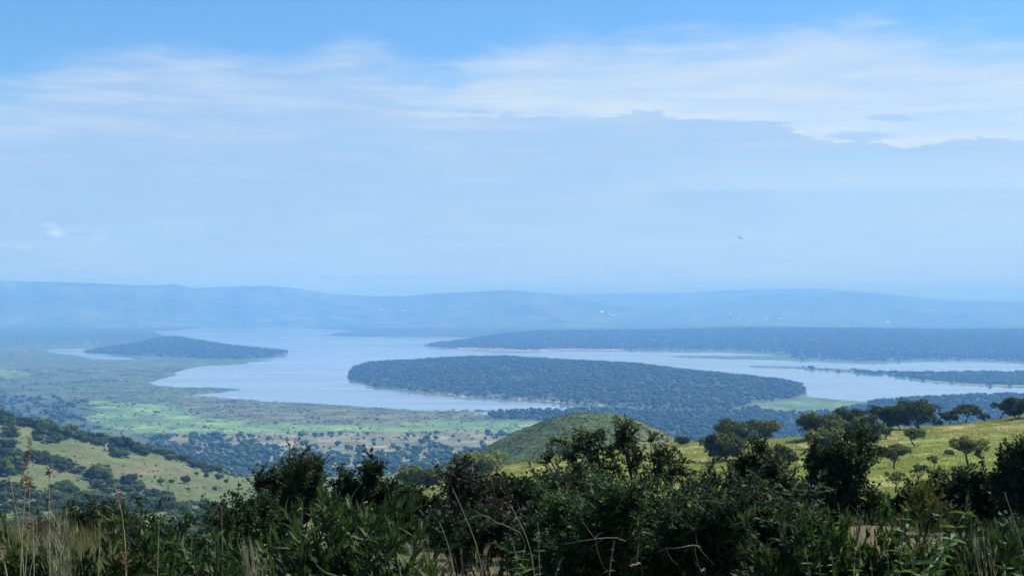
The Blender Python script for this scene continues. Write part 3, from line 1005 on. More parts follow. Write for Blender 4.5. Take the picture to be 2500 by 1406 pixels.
for k in top:
    o = new_obj('valley_tree', FAR_TREES[int(k) % 6], label=valley_label(vpx[k], vpy[k], vw[k]), cat='tree', group='savanna trees on the valley floor')
    o.location = (vx[k], vy[k], vz[k])
    o.scale = (vw[k] * 1.1, vw[k] * 1.1, vh[k] * 1.25)
    o.rotation_euler = (0, 0, float(k) * 1.7)
rest = ~isbig
scatter('valley_woodland', 'hazy woodland covering the peninsulas and the valley floor', np.stack([vx, vy, vz], -1)[rest], np.stack([vw * 1.1, vw * 1.1, vh * 1.25], -1)[rest], FAR_TREES, 11)
# tiny bushes and reed clumps dotted over the marsh and the meadow
rb = np.random.default_rng(99)
by_ = np.sqrt(rb.uniform(2450 ** 2, 5200 ** 2, 60000)); bpx = rb.uniform(-60, 1300, 60000); bpy_ = flat_py(by_)
bh, _bc, _bd, bl = plain_fields(bpx, bpy_, by_)
bk = (bl > 0.4) & (fbm(bpx / 30, bpy_ / 4, 123) + 0.25 * rb.normal(size=60000) > 0.33)
bk |= (bl > 0.3) & (bl < 1.6) & (rb.uniform(size=60000) < 0.5)
bx_ = (bpx - 1250) / F * by_
bs = np.exp(rb.normal(0, 0.35, bk.sum())) * 2.6
scatter('marsh_scrub', 'reed clumps and tiny bushes dotted over the marsh', np.stack([bx_, by_, LAKE_Z + bh], -1)[bk], np.stack([bs * 1.6, bs * 1.6, bs * 0.7], -1), FAR_TREES, 21)
print('valley trees', len(vx), 'marsh', int(bk.sum()))
# ================================================================== LEFT HILLSIDE
LH_CREST = [(-1500, 900), (-400, 950), (0, 1014), (60, 1030), (100, 1044), (200, 1066), (300, 1092), (400, 1112), (480, 1136), (560, 1160), (640, 1172), (800, 1188), (1000, 1205), (1300, 1230), (2200, 1260)]
zl_base = loft([
    (330, [(-1500, 1395), (0, 1395), (1300, 1400), (2200, 1400)]),
    (450, [(-1500, 1330), (0, 1335), (300, 1338), (1300, 1345), (2200, 1350)]),
    (560, [(-1500, 1230), (0, 1262), (200, 1280), (640, 1282), (1300, 1300), (2200, 1310)]),
    (680, [(-1500, 1120), (0, 1180), (200, 1205), (420, 1222), (640, 1232), (1300, 1262), (2200, 1280)]),
    (820, [(-1500, 1000), (0, 1092), (200, 1130), (400, 1168), (640, 1200), (1300, 1245), (2200, 1270)]),
    (960, LH_CREST),
    (1080, -135.0), (1400, -190.0), (1800, LAKE_Z - 6)])


def z_left(x, y):
    return zl_base(x, y) + (1.6 * fbm(np.asarray(x) / 60, np.asarray(y) / 60, 4) + 0.35 * fbm(np.asarray(x) / 11, np.asarray(y) / 11, 6)) * np.clip((1050 - np.asarray(y)) / 60, 0, 1)


def build_left():
    px = np.concatenate([np.linspace(-1500, -60, 40), np.arange(-50, 900, 6), np.linspace(910, 2200, 50)])
    ys = np.concatenate([np.geomspace(330, 960, 200), np.linspace(966, 1080, 18), np.linspace(1100, 1850, 24)])
    PX, Y = np.meshgrid(px, ys)
    X = (PX - 1250) / F * Y
    Z = z_left(X, Y)
    _, PYS = to_px(X, Y, Z)
    n1, n2 = fbm(PX / 70, PYS / 16, 12, 5), fbm(PX / 24, PYS / 8, 22, 5)
    g = np.clip(0.5 + n1, 0, 1)[..., None]
    col = np.array([0.115, 0.17, 0.055]) * g + np.array([0.165, 0.175, 0.08]) * (1 - g)
    def lay(col, c, m):
        return col * (1 - m[..., None]) + np.array(c) * m[..., None]
    rock = np.exp(-((PX - 350) / 75) ** 2 - ((PYS - 1147) / 14) ** 2) * np.clip(0.7 + n2 * 1.5, 0, 1)
    col = lay(col, (0.24, 0.19, 0.145), np.clip(rock, 0, 1))
    low = np.clip((PYS - 1225) / 20, 0, 1) * np.clip(0.4 + n2, 0, 1)
    col = lay(col, (0.14, 0.21, 0.05), low)
    soil = np.exp(-((PX - 36) / 22) ** 2 - ((PYS - 1306) / 6) ** 2)
    col = lay(col, (0.34, 0.24, 0.19), np.clip(soil * 1.3, 0, 1))
    V = np.stack([X, Y, Z], -1).reshape(-1, 3)
    m = cover_mat('left_slope_grass', 0.25, 0.05, 0.30, 0.9, 0.5, 0.7)
    new_obj('left_hillside', quad_mesh('left_hillside', V, grid_quads(len(ys), len(px)), True, cover=col.reshape(-1, 3) * 0.68), m, kind='structure')


build_left()

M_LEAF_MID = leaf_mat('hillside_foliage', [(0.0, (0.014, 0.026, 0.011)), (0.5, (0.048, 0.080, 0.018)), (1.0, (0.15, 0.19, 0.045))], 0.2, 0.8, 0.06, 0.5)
MID_TREES = []
for i in range(6):
    rng = np.random.default_rng(300 + i)
    acc = Acc()
    cs, rs = [], []
    nl = 9
    for k in range(nl):
        a = rng.uniform(0, 6.28); q = math.sqrt(rng.uniform()) * 0.33
        cs.append(np.array([math.cos(a) * q, math.sin(a) * q, 0.22 + (0.30 * math.sqrt(max(0, 1 - (q / 0.36) ** 2))) * rng.uniform(0.5, 1.0)]))
        r = rng.uniform(0.13, 0.20); rs.append(np.array([r, r, r * 0.8]))
    cs.append(np.array([0, 0, 0.3])); rs.append(np.array([0.34, 0.34, 0.26]))
    for c, r in zip(cs, rs):
        lat = np.linspace(-0.46 * math.pi, 0.47 * math.pi, 6); lon = np.arange(8) / 8 * 2 * math.pi
        LA, LO = np.meshgrid(lat, lon, indexing='ij')
        jit = 1 + rng.normal(0, 0.08, LA.shape)
        V = c + np.stack([np.cos(LA) * np.cos(LO), np.cos(LA) * np.sin(LO), np.sin(LA)], -1) * (r * 0.72) * jit[..., None]
        ii = np.arange(5)[:, None] * 8 + np.arange(8)[None]; jj = np.arange(5)[:, None] * 8 + (np.arange(8)[None] + 1) % 8
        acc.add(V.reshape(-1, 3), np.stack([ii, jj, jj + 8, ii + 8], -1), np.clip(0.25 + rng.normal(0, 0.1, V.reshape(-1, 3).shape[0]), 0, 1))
    crown_clumps(acc, cs, rs, 85, 0.075, rng, tint=0.5)
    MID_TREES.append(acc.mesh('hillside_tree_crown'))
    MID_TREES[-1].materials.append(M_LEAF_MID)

LT = [  # clumps on the left slope: polygon in the photograph, mean width in px, number, label
    ([(0, 1006), (120, 1030), (215, 1052), (330, 1082), (430, 1102), (520, 1136), (600, 1162), (585, 1172), (500, 1150), (430, 1124), (330, 1104), (232, 1086), (170, 1064), (120, 1052), (60, 1042), (0, 1036)],
     34, 92, 'dark rounded tree in the tree line on the left hill crest', 'trees along the crest of the left hill'),
    ([(80, 1052), (120, 1046), (165, 1062), (155, 1076), (120, 1084), (88, 1078)], 36, 8, 'dark tree in the clump just below the left hill crest', 'clump below the crest of the left hill'),
    ([(0, 1048), (40, 1050), (42, 1064), (8, 1066)], 36, 4, 'round dark tree at the far left just under the crest line', 'round trees under the crest at far left'),
    ([(258, 1082), (290, 1084), (316, 1104), (312, 1116), (276, 1114), (254, 1098)], 30, 6, 'dark tree in the small clump jutting onto open grass', 'clump jutting onto the open grass'),
    ([(0, 1090), (50, 1098), (62, 1125), (52, 1158), (0, 1162)], 40, 16, 'dark tree in the wood starting the lower band', 'wood at the left end of the lower band'),
    ([(66, 1105), (120, 1112), (200, 1140), (200, 1158), (165, 1152), (112, 1132), (66, 1120)], 32, 18, 'dark tree in the diagonal band crossing the left slope', 'diagonal tree band on the left slope'),
    ([(222, 1145), (258, 1145), (268, 1170), (240, 1182), (222, 1172)], 40, 7, 'tall dark tree in the round clump of the left slope', 'round clump mid slope'),
    ([(230, 1190), (270, 1175), (285, 1195), (262, 1215), (236, 1205)], 36, 7, 'dark tree in the thicket below the round clump', 'thicket below the round clump'),
    ([(300, 1172), (335, 1172), (350, 1192), (330, 1206), (296, 1196)], 36, 7, 'grey-green tree in the thicket right of the middle clump', 'thicket right of the middle clump'),
    ([(350, 1200), (400, 1206), (425, 1222), (400, 1232), (350, 1222)], 28, 12, 'dark tree in the wood wedge right of the thicket', 'wedge of wood on the lower left slope'),
    ([(125, 1185), (170, 1182), (190, 1205), (180, 1228), (130, 1222)], 44, 8, 'large bushy tree in the clump below the left grass spur', 'clump at the foot of the grass spur'),
    ([(0, 1180), (90, 1195), (98, 1215), (60, 1228), (0, 1226)], 40, 11, 'dark bushy tree in the leftmost lower slope clump', 'trees at the far left of the lower slope'),
    ([(-30, 1232), (180, 1222), (270, 1208), (350, 1222), (440, 1226), (530, 1232), (545, 1246), (420, 1252), (300, 1252), (150, 1262), (-30, 1262)], 36, 58, 'dark tree in the wood along the left slope foot', 'wood along the foot of the left slope'),
    ([(-30, 1268), (100, 1268), (300, 1262), (320, 1290), (200, 1300), (60, 1296), (-30, 1290)], 40, 24, 'dark tree in the wood just behind the tall grass', 'valley wood behind the tall grass'),
    ([(420, 1252), (540, 1246), (620, 1252), (600, 1285), (500, 1300), (410, 1290)], 40, 24, 'dark tree in the wood below the pale grass patch', 'wood below the pale grass patch'),
    ([(90, 1225), (240, 1215), (330, 1222), (340, 1240), (200, 1248), (100, 1244)], 38, 26, 'grey green tree between the grass spur and the foot wood', 'hollow between grass spur and foot wood'),
    ([(330, 1290), (420, 1285), (600, 1290), (640, 1320), (450, 1330), (330, 1325)], 40, 30, 'bluish tree at the valley bottom behind the fresh green shrub', 'valley bottom behind the fresh green shrub'),
    ([(-30, 1296), (330, 1300), (330, 1332), (-30, 1335)], 44, 30, 'dark tree low in the valley seen through the tall grass', 'valley trees seen through the tall grass'),
    ([(560, 1222), (640, 1224), (630, 1236), (570, 1234)], 22, 8, 'small dark tree on grass left of the foreground thorn bush', 'small trees left of the thorn bush'),
]
LS = [(454, 1180, 32, 'lone round dark tree standing on the open grass of the left hill'), (534, 1172, 26, 'small dark tree right of the lone round tree by the slope foot'),
      (552, 1179, 16, 'smaller of the two trees near the slope foot, on its right side'), (526, 1198, 18, 'little upright tree alone on pale grass below the slope foot'),
      (344, 1165, 11, 'small shrub on the stony patch of the left hill'), (378, 1166, 9, 'pale shrub at the right edge of the stony patch'), (390, 1181, 22, 'low bush beside the hollow at the right of the thicket'),
      (418, 1180, 18, 'low rounded bush between the hollow and the lone tree'), (460, 1196, 10, 'tiny bush straight below the lone round tree'), (480, 1160, 14, 'small bush at the upper right of the left hill grass'),
      (505, 1166, 18, 'bush in the thin scrub above the slope foot'), (215, 1166, 20, 'bush between the diagonal band and the round clump'), (146, 1155, 10, 'tiny shrub on the pale grass spur of the left hill'),
      (328, 1270, 26, 'round bush on the bright grass at the valley bottom'), (402, 1272, 26, 'bush at the right edge of the bright valley grass'), (570, 1208, 12, 'tiny tree near the right end of the pale meadow')]


def side_word(x, got, wpx):
    xs = sorted(float(g[0]) for g in got)
    if len(xs) < 7:
        return ''
    f = sum(1 for v in xs if v < x) / len(xs)
    return ', ' + ('at its left end', 'left of its middle', 'at its middle', 'right of its middle', 'at its right end')[min(4, int(f * 5))]


def place_left():
    rng = np.random.default_rng(17)
    k = 0
    for poly, wpx, n, label, grp in LT:
        q = np.array(poly, float)
        cand = np.stack([rng.uniform(q[:, 0].min(), q[:, 0].max(), 900), rng.uniform(q[:, 1].min(), q[:, 1].max(), 900)], -1)
        cand = cand[inside(poly, cand[:, 0], cand[:, 1]) > 0]
        got = []
        for c in cand:
            if len(got) >= n:
                break
            if all(abs(c[0] - g[0]) / (wpx * 0.42) + abs(c[1] - g[1]) / (wpx * 0.22) > 1 for g in got):
                got.append(c)
        for c in got:
            p = hit(c[0], c[1] + wpx * 0.10, z_left, 400, 965)
            w = wpx / F * p.y * math.exp(rng.normal(0, 0.22))
            o = new_obj('hillside_tree', MID_TREES[k % 6], label=label + side_word(c[0], got, wpx), cat='tree', group=grp)
            o.location = p - Vector((0, 0, w * 0.06))
            o.scale = (w * 1.12, w * 1.12, w * rng.uniform(0.8, 1.1))
            o.rotation_euler = (0, 0, rng.uniform(0, 6.28)); k += 1
    for px, py, wpx, label in LS:
        p = hit(px, py, z_left, 400, 965)
        w = wpx / F * p.y
        o = new_obj('hillside_tree' if wpx > 15 else 'hillside_bush', MID_TREES[k % 6], label=label, cat='tree' if wpx > 15 else 'bush')
        o.location = p - Vector((0, 0, w * 0.03)); o.scale = (w * 1.1, w * 1.1, w * 1.15); o.rotation_euler = (0, 0, k * 1.3); k += 1
    # scrub, saplings and thicket edges between the trees: too many and too small to count
    pts, sz = [], []
    for poly, wpx, n, label, grp in LT:
        q = np.array(poly, float)
        m = int(n * 5)
        c = np.stack([rng.uniform(q[:, 0].min() - 8, q[:, 0].max() + 8, m * 3), rng.uniform(q[:, 1].min() - 4, q[:, 1].max() + 5, m * 3)], -1)
        c = c[inside(poly, c[:, 0], c[:, 1]) > -2.5][:m]
        for a in c:
            p = hit(a[0], a[1], z_left, 400, 965, 160)
            w = p.y / F * wpx * rng.uniform(0.16, 0.5)
            pts.append(p); sz.append((w, w, w * rng.uniform(0.6, 1.1)))
    for q in range(1100):
        a = (rng.uniform(-30, 640), rng.uniform(1040, 1300))
        if fbm(np.array([a[0] / 40]), np.array([a[1] / 14]), 333)[0] < 0.02 and rng.uniform() < 0.8:
            continue
        p = hit(a[0], a[1], z_left, 400, 955, 160); w = rng.uniform(0.5, 1.9)
        pts.append(p); sz.append((w, w, w * 0.8))
    scatter('hillside_scrub', 'small scrub and thicket edges on the left hill', np.array(pts), np.array(sz), MID_TREES, 71)
    print('left trees', k)


place_left()

# ================================================================== THE ROUND GRASSY KNOLL
KN = np.array([(-200, 1380), (700, 1300), (1000, 1170), (1060, 1146), (1160, 1108), (1200, 1088), (1260, 1056), (1320, 1032), (1380, 1016), (1430, 1010.5), (1490, 1012), (1550, 1027), (1600, 1047), (1640, 1068), (1680, 1094), (1750, 1135), (1900, 1210), (2200, 1300), (2600, 1380)], float)


def z_knoll(x, y):
    x = np.asarray(x, float); y = np.asarray(y, float)
    px = 1250 + F * x / y
    k = np.array([0.5, 1.0, 0.5]); 
    py = (np.interp(px - 14, KN[:, 0], KN[:, 1]) + 2 * np.interp(px, KN[:, 0], KN[:, 1]) + np.interp(px + 14, KN[:, 0], KN[:, 1])) / 4
    zc = z_of(py, 700.0)
    d = (y - 700) / 150
    z = zc - 46 * np.where(d < 0, d * d / (1 + 0.35 * np.abs(d)), 1.4 * d * d) + (z_of(1012, 700) - zc) * 0.0
    z = z + 0.5 * fbm(x / 9, y / 9, 8) + 1.0 * fbm(x / 35, y / 35, 18)
    return np.maximum(z, LAKE_Z - 5)


def build_knoll():
    px = np.arange(700, 2100, 5.0)
    ys = np.concatenate([np.linspace(400, 560, 30), np.linspace(562, 712, 150), np.linspace(716, 1300, 60)])
    PX, Y = np.meshgrid(px, ys)
    X = (PX - 1250) / F * Y
    Z = z_knoll(X, Y)
    n1 = fbm(X / 22, Y / 22, 31, 5); n2 = fbm(X / 5, Y / 5, 41, 4)
    g = np.clip(0.5 + n1 + 0.4 * n2, 0, 1)[..., None]
    col = np.array([0.070, 0.105, 0.03]) * (1 - g) + np.array([0.115, 0.155, 0.045]) * g
    lit_side = np.clip((PX - 1500) / 120, 0, 1)[..., None] * 0.7  # sunlit right flank of the knoll painted into its colour, lighter and warmer
    col = col * (1 - lit_side) + np.array([0.20, 0.20, 0.09]) * lit_side
    V = np.stack([X, Y, Z], -1).reshape(-1, 3)
    m = cover_mat('knoll_grass', 0.5, 0.12, 0.35, 0.6, 0.9, 1.6)
    new_obj('grassy_knoll', quad_mesh('grassy_knoll', V, grid_quads(len(ys), len(px)), True, cover=col.reshape(-1, 3) * 0.78), m, kind='structure')


build_knoll()

# ================================================================== THE HILLSIDE WE STAND ON
NR_CREST = [(-2000, 1352), (0, 1352), (500, 1340), (690, 1290), (800, 1248), (960, 1194), (1060, 1176), (1150, 1160), (1220, 1138), (1320, 1124), (1440, 1108), (1560, 1096), (1660, 1086), (1720, 1082), (1850, 1079), (1960, 1071), (2060, 1056), (2130, 1046), (2230, 1042), (2330, 1033), (2430, 1025), (2500, 1017), (3000, 970), (4200, 900)]
zn_base = loft([
    (0.5, -1.55), (4.0, -1.78), (8.0, -2.12), (12.0, -2.50),
    (16.0, [(-2000, 1345), (0, 1350), (700, 1350), (1100, 1342), (1800, 1335), (2100, 1318), (2500, 1322), (4200, 1300)]),
    (24.0, [(-2000, 1368), (0, 1368), (1100, 1352), (1800, 1332), (2100, 1312), (2500, 1312), (4200, 1280)]),
    (45.0, [(-2000, 1400), (0, 1420), (900, 1400), (1300, 1352), (1800, 1310), (2500, 1290), (4200, 1230)]),
    (90.0, [(-2000, 1420), (0, 1440), (900, 1400), (1150, 1330), (1500, 1270), (1900, 1262), (2500, 1240), (4200, 1150)]),
    (140.0, [(-2000, 1400), (0, 1420), (900, 1350), (1150, 1262), (1500, 1210), (1900, 1206), (2200, 1196), (2500, 1180), (4200, 1060)]),
    (200.0, [(-2000, 1390), (0, 1395), (500, 1390), (900, 1290), (1150, 1208), (1500, 1152), (1900, 1136), (2200, 1122), (2500, 1104), (4200, 980)]),
    (255.0, [(-2000, 1372), (0, 1372), (500, 1362), (690, 1312), (800, 1275), (1000, 1206), (1150, 1176), (1500, 1121), (1900, 1098), (2200, 1076), (2500, 1050), (4200, 930)]),
    (300.0, NR_CREST),
    (330.0, [(p[0], p[1] + 16) for p in NR_CREST]),
    (420.0, -80.0), (600.0, -200.0), (700.0, -256.0)])


def z_near(x, y):
    x = np.asarray(x, float); y = np.asarray(y, float)
    a = np.clip((y - 1) / 10, 0, 1)
    return zn_base(x, y) + a * (0.05 * fbm(x / 0.9, y / 0.9, 2) + 0.14 * fbm(x / 4, y / 4, 3)) + np.clip((y - 60) / 80, 0, 1) * 0.7 * fbm(x / 24, y / 24, 5)


def build_near():
    px = np.concatenate([np.linspace(-2000, -60, 40), np.arange(-50, 2560, 9), np.linspace(2570, 4200, 40)])
    ys = np.concatenate([np.geomspace(0.6, 16, 60), np.geomspace(16.5, 130, 70), np.linspace(132, 305, 150), np.linspace(308, 700, 40)])
    PX, Y = np.meshgrid(px, ys)
    X = (PX - 1250) / F * Y
    Z = z_near(X, Y)
    n1 = fbm(X / 16, Y / 9, 31, 5); n2 = fbm(X / 4, Y / 2.5, 41, 5); n3 = fbm(X / 40, Y / 16, 51, 4)
    g = np.clip(0.5 + n1 * 1.1, 0, 1)[..., None]
    col = np.array([0.175, 0.235, 0.055]) * g + np.array([0.29, 0.275, 0.11]) * (1 - g)
    s = np.clip(n3 * 2 + 0.1 + (Y - 215) / 90, 0, 0.85)[..., None]
    col = col * (1 - s) + np.array([0.30, 0.265, 0.125]) * s
    red = np.clip(n2 * 2 - 0.5, 0, 0.6)[..., None] * np.clip((Y - 180) / 60, 0, 1)[..., None]
    col = col * (1 - red) + np.array([0.33, 0.22, 0.13]) * red
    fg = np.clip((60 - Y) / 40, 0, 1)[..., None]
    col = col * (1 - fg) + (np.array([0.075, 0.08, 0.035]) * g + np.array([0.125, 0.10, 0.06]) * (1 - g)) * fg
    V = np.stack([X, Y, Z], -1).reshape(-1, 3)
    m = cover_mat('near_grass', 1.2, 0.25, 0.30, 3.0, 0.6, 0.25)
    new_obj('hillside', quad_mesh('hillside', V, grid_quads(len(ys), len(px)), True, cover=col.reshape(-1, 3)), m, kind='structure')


build_near()

# grass of the sunny slope: tufts by the ten thousand
def tuft_mesh(seed, n=16, h=0.55, spread=0.35, name='grass_tuft', lean=0.5, w=0.02):
    rng = np.random.default_rng(seed)
    acc = Acc()
    b = np.stack([rng.normal(0, spread, n), rng.normal(0, spread, n), np.full(n, -0.05)], -1)
    ang = rng.uniform(0, 6.28, n)
    L = h * rng.uniform(0.6, 1.25, n)
    out = np.stack([np.cos(ang), np.sin(ang), np.zeros(n)], -1) * (rng.uniform(0.1, 1.0, n) * lean * L)[:, None]
    p1 = b + out * 0.25 + np.array([0, 0, 1.0]) * (L * 0.6)[:, None]
    p2 = b + out + np.array([0, 0, 1.0]) * (L * 0.95)[:, None]
    P3 = bez(b, p1, p2, 4)
    side = norm(np.cross(out + 1e-3, np.array([0, 0, 1.0])) + 0.3 * rng.normal(size=(n, 3)))[:, None]
    W = (w * rng.uniform(0.7, 1.3, n)[:, None] * np.array([1, 0.9, 0.6, 0.08])[None])[..., None]
    V = np.stack([P3 - side * W, P3 + side * W], 2)       # n,4,2,3
    base = (np.arange(n) * 8)[:, None]
    k = np.arange(3)[None] * 2
    Q = np.stack([base + k, base + k + 1, base + k + 3, base + k + 2], -1).reshape(-1, 4)
    acc.add(V.reshape(-1, 3), Q, np.repeat(np.clip(rng.normal(0.5, 0.2, n), 0, 1), 8))
    return acc.mesh(name)


M_GRASS_SUN = leaf_mat('sunny_grass', [(0.0, (0.12, 0.175, 0.04)), (0.45, (0.235, 0.28, 0.07)), (0.75, (0.30, 0.275, 0.11)), (1.0, (0.40, 0.32, 0.18))], 0.3, 0.7, 0.15)
M_GRASS_DRY = leaf_mat('dry_grass', [(0.0, (0.06, 0.085, 0.03)), (0.4, (0.13, 0.13, 0.06)), (0.8, (0.22, 0.18, 0.11)), (1.0, (0.32, 0.26, 0.18))], 0.3, 0.7, 0.15)
TUFTS = [tuft_mesh(40 + i, 14, 0.30, 0.38, 'slope_grass_tuft', 0.9, 0.022) for i in range(4)]
for me in TUFTS:
    me.materials.append(M_GRASS_SUN)
rngg = np.random.default_rng(77)
NG = 34000
gy = np.sqrt(rngg.uniform(120 ** 2, 308 ** 2, NG)); gpx = rngg.uniform(800, 2620, NG)
gx = (gpx - 1250) / F * gy
gk = (fbm(gx / 7, gy / 5, 91) > -0.35)
gx, gy = gx[gk], gy[gk]
gz = z_near(gx, gy)
gs = np.exp(rngg.normal(0, 0.3, len(gx)))
# the nearer part of the same slope
y2 = np.sqrt(rngg.uniform(34 ** 2, 122 ** 2, 26000)); x2 = (rngg.uniform(-400, 3000, 26000) - 1250) / F * y2
gx, gy = np.concatenate([gx, x2]), np.concatenate([gy, y2]); gz = z_near(gx, gy)
gs = np.concatenate([gs, np.exp(rngg.normal(0, 0.3, 26000)) * 0.75])
scatter('slope_grass', 'sunlit green and straw grass of the right hand slope', np.stack([gx, gy, gz], -1), np.stack([gs * 1.2, gs * 1.2, gs], -1), TUFTS, 31)
# scrubby tufts on the knoll
NK = 16000
ky = rngg.uniform(560, 712, NK); kpx = rngg.uniform(1050, 1720, NK)
kx = (kpx - 1250) / F * ky
kk = fbm(kx / 8, ky / 8, 95) + 0.35 * rngg.normal(size=NK) > -0.05
kx, ky = kx[kk], ky[kk]; ks = np.exp(rngg.normal(0, 0.35, len(kx))) * 0.5
KT = [far_tree_mesh(500 + i, 'knoll_scrub_tuft', 50, 0.75, 0.8) for i in range(3)]
for me in KT:
    me.materials.append(M_LEAF_DARK)
scatter('knoll_scrub', 'low tussocks covering the round knoll', np.stack([kx, ky, z_knoll(kx, ky)], -1), np.stack([ks * 1.5, ks * 1.5, ks * 0.75], -1), KT, 51)
# ================================================================== TREES ON THE SUNNY SLOPE
def slope_tree(px, py, wpx, hpx, label, kind='round', seed=1, mat=None, name='savanna_tree', cat='tree', y=None, group=None, lean=0.12, y1=305):
    p = hit(px, py, z_near, 100, y1) if y is None else Vector((*P(px, py, y)[:2], float(z_near(np.array([P(px, py, y)[0]]), np.array([y]))[0])))
    W, H = (1.26 if kind == 'round' else 1.15) * wpx / F * p.y, 1.12 * hpx / F * p.y
    kw = dict(round=dict(trunk=0.14, flat=0.15, n_limb=6, n_clump=56, n_leaf=120, leaf=0.36, stems=2),
              umbrella=dict(trunk=0.45, flat=0.75, n_limb=6, n_clump=40, n_leaf=110, leaf=0.30),
              sparse=dict(trunk=0.40, flat=0.5, n_limb=5, n_clump=22, n_leaf=40, leaf=0.27, sparse=0.6),
              bush=dict(trunk=0.08, flat=0.15, n_limb=5, n_clump=34, n_leaf=70, leaf=0.30, stems=2))[kind].copy()
    kw['leaf'] *= max(0.55, min(1.15, W / 6))
    tm, cm = tree_meshes(seed, H, W, lean=lean, name=name, tint={'round': 0.46}.get(kind, 0.5), **kw)
    r = empty(name, p, label, cat, group)
    new_obj('trunk', tm, M_BARK, r)
    new_obj('crown', cm, mat or M_LEAF_OLIVE, r)
    return r


ST = [
    (1864, 1092, 76, 64, 'small umbrella tree with bare crooked trunk on the ridge left of the big clump', 'umbrella', M_LEAF_OLIVE, 0.10),
    (1795, 1082, 96, 48, 'wide domed olive tree on the ridge left of the small umbrella tree', 'round', M_LEAF_OLIVE, 0.05),
    (1837, 1078, 26, 20, 'little dark bush squeezed between the domed tree and the umbrella tree', 'bush', M_LEAF_DARK, 0.02),
    (1772, 1126, 92, 64, 'pale green domed tree below the wide domed ridge tree', 'round', M_LEAF_OLIVE, 0.05),
    (1666, 1087, 42, 22, 'small dark flat bush alone at the left end of the ridge beside the knoll', 'bush', M_LEAF_DARK, 0.02),
    (2004, 1070, 96, 56, 'broad brownish green dome tree on the ridge left of the dark upright tree', 'round', M_LEAF_OLIVE, 0.05),
    (2012, 1094, 82, 46, 'dull olive dome tree just in front of the broad brownish one', 'round', M_LEAF_OLIVE, 0.05),
    (2070, 1056, 62, 60, 'dark upright tree on the ridge line between two olive domes', 'round', M_LEAF_DARK, 0.05),
    (2114, 1100, 86, 76, 'tall sunlit olive tree standing in front of the ridge clump', 'round', M_LEAF_OLIVE, 0.05),
    (2162, 1070, 36, 30, 'low dull brown bush right of the tall sunlit olive tree', 'bush', M_LEAF_OLIVE, 0.02),
    (2148, 1048, 64, 56, 'ridge tree with a slanting trunk at the left end of the big clump', 'umbrella', M_LEAF_DARK, 0.3),
    (2188, 1048, 60, 54, 'middle tree of the big ridge clump, grey green with drooping edge', 'round', M_LEAF_OLIVE, 0.1),
    (2238, 1048, 92, 66, 'largest darkest tree of the ridge, a spreading dome ending the big clump', 'round', M_LEAF_DARK, 0.05),
    (2288, 1032, 24, 18, 'little dark bush between the largest ridge tree and the next group', 'bush', M_LEAF_DARK, 0.02),
    (2314, 1032, 48, 30, 'low spreading dark tree at the left of the second ridge group', 'umbrella', M_LEAF_DARK, 0.2),
    (2358, 1031, 66, 40, 'dark flat-topped tree at the right of the second ridge group', 'umbrella', M_LEAF_DARK, 0.1),
    (2402, 1029, 30, 20, 'small round dark bush on the ridge right of the second ridge group', 'bush', M_LEAF_DARK, 0.02),
    (2440, 1024, 44, 44, 'dark tree with bare leaning trunks near the right edge of the ridge', 'umbrella', M_LEAF_DARK, 0.3),
    (2484, 1022, 66, 48, 'dense dark tree at the right edge of the ridge', 'round', M_LEAF_DARK, 0.1),
    (2540, 1018, 70, 50, 'dark ridge tree cut off by the right edge of the picture', 'round', M_LEAF_DARK, 0.1),
    (2236, 1089, 56, 38, 'small umbrella tree with slanting trunk on grass below the largest ridge tree', 'umbrella', M_LEAF_OLIVE, -0.35),
    (2370, 1141, 86, 68, 'umbrella tree standing alone on the right of the slope above its own shadow', 'umbrella', M_LEAF_OLIVE, -0.22),
    (2180, 1147, 80, 58, 'wide grey green umbrella tree with forked trunk left of the middle of the slope', 'umbrella', M_LEAF_OLIVE, 0.1),
    (2280, 1144, 30, 30, 'small sparse vase-shaped tree between the two umbrella trees', 'sparse', M_LEAF_OLIVE, 0.05),
    (2246, 1190, 46, 56, 'thin crooked tree with a small crown low on the slope', 'sparse', M_LEAF_OLIVE, -0.1),
    (2184, 1206, 60, 54, 'light green small tree on dry grass behind the dark bushes', 'sparse', M_LEAF_OLIVE, 0.1),
    (2296, 1186, 48, 40, 'loose light green bush right of the thin crooked tree', 'sparse', M_LEAF_OLIVE, 0.05),
    (2318, 1112, 22, 14, 'small green shrub on the grass left of the lone umbrella tree', 'bush', M_LEAF_OLIVE, 0.02),
    (1896, 1146, 78, 50, 'dull grey green dome tree half hidden by the foreground thorn tree', 'round', M_LEAF_OLIVE, 0.05),
    (1880, 1168, 70, 44, 'bright green low tree just behind the right thorn branches', 'round', M_LEAF_YELLOW, 0.05),
    (1172, 1168, 100, 60, 'yellow green dome tree on the left shoulder of the slope beside the knoll', 'round', M_LEAF_YELLOW, 0.1),
    (996, 1190, 58, 52, 'yellowish round tree furthest left on the slope shoulder', 'round', M_LEAF_YELLOW, 0.05),
    (1042, 1196, 66, 44, 'grey green flat tree between the two yellow green trees', 'round', M_LEAF_OLIVE, 0.05),
    (1374, 1124, 74, 52, 'yellow topped umbrella tree seen against the foot of the knoll', 'umbrella', M_LEAF_YELLOW, 0.1),
]
for i, (px, py, w, h, label, kind, mt, lean) in enumerate(ST):
    slope_tree(px, py, w, h, label, kind, 600 + i, mt, 'savanna_bush' if kind == 'bush' else 'savanna_tree', 'bush' if kind == 'bush' else 'tree', lean=lean)

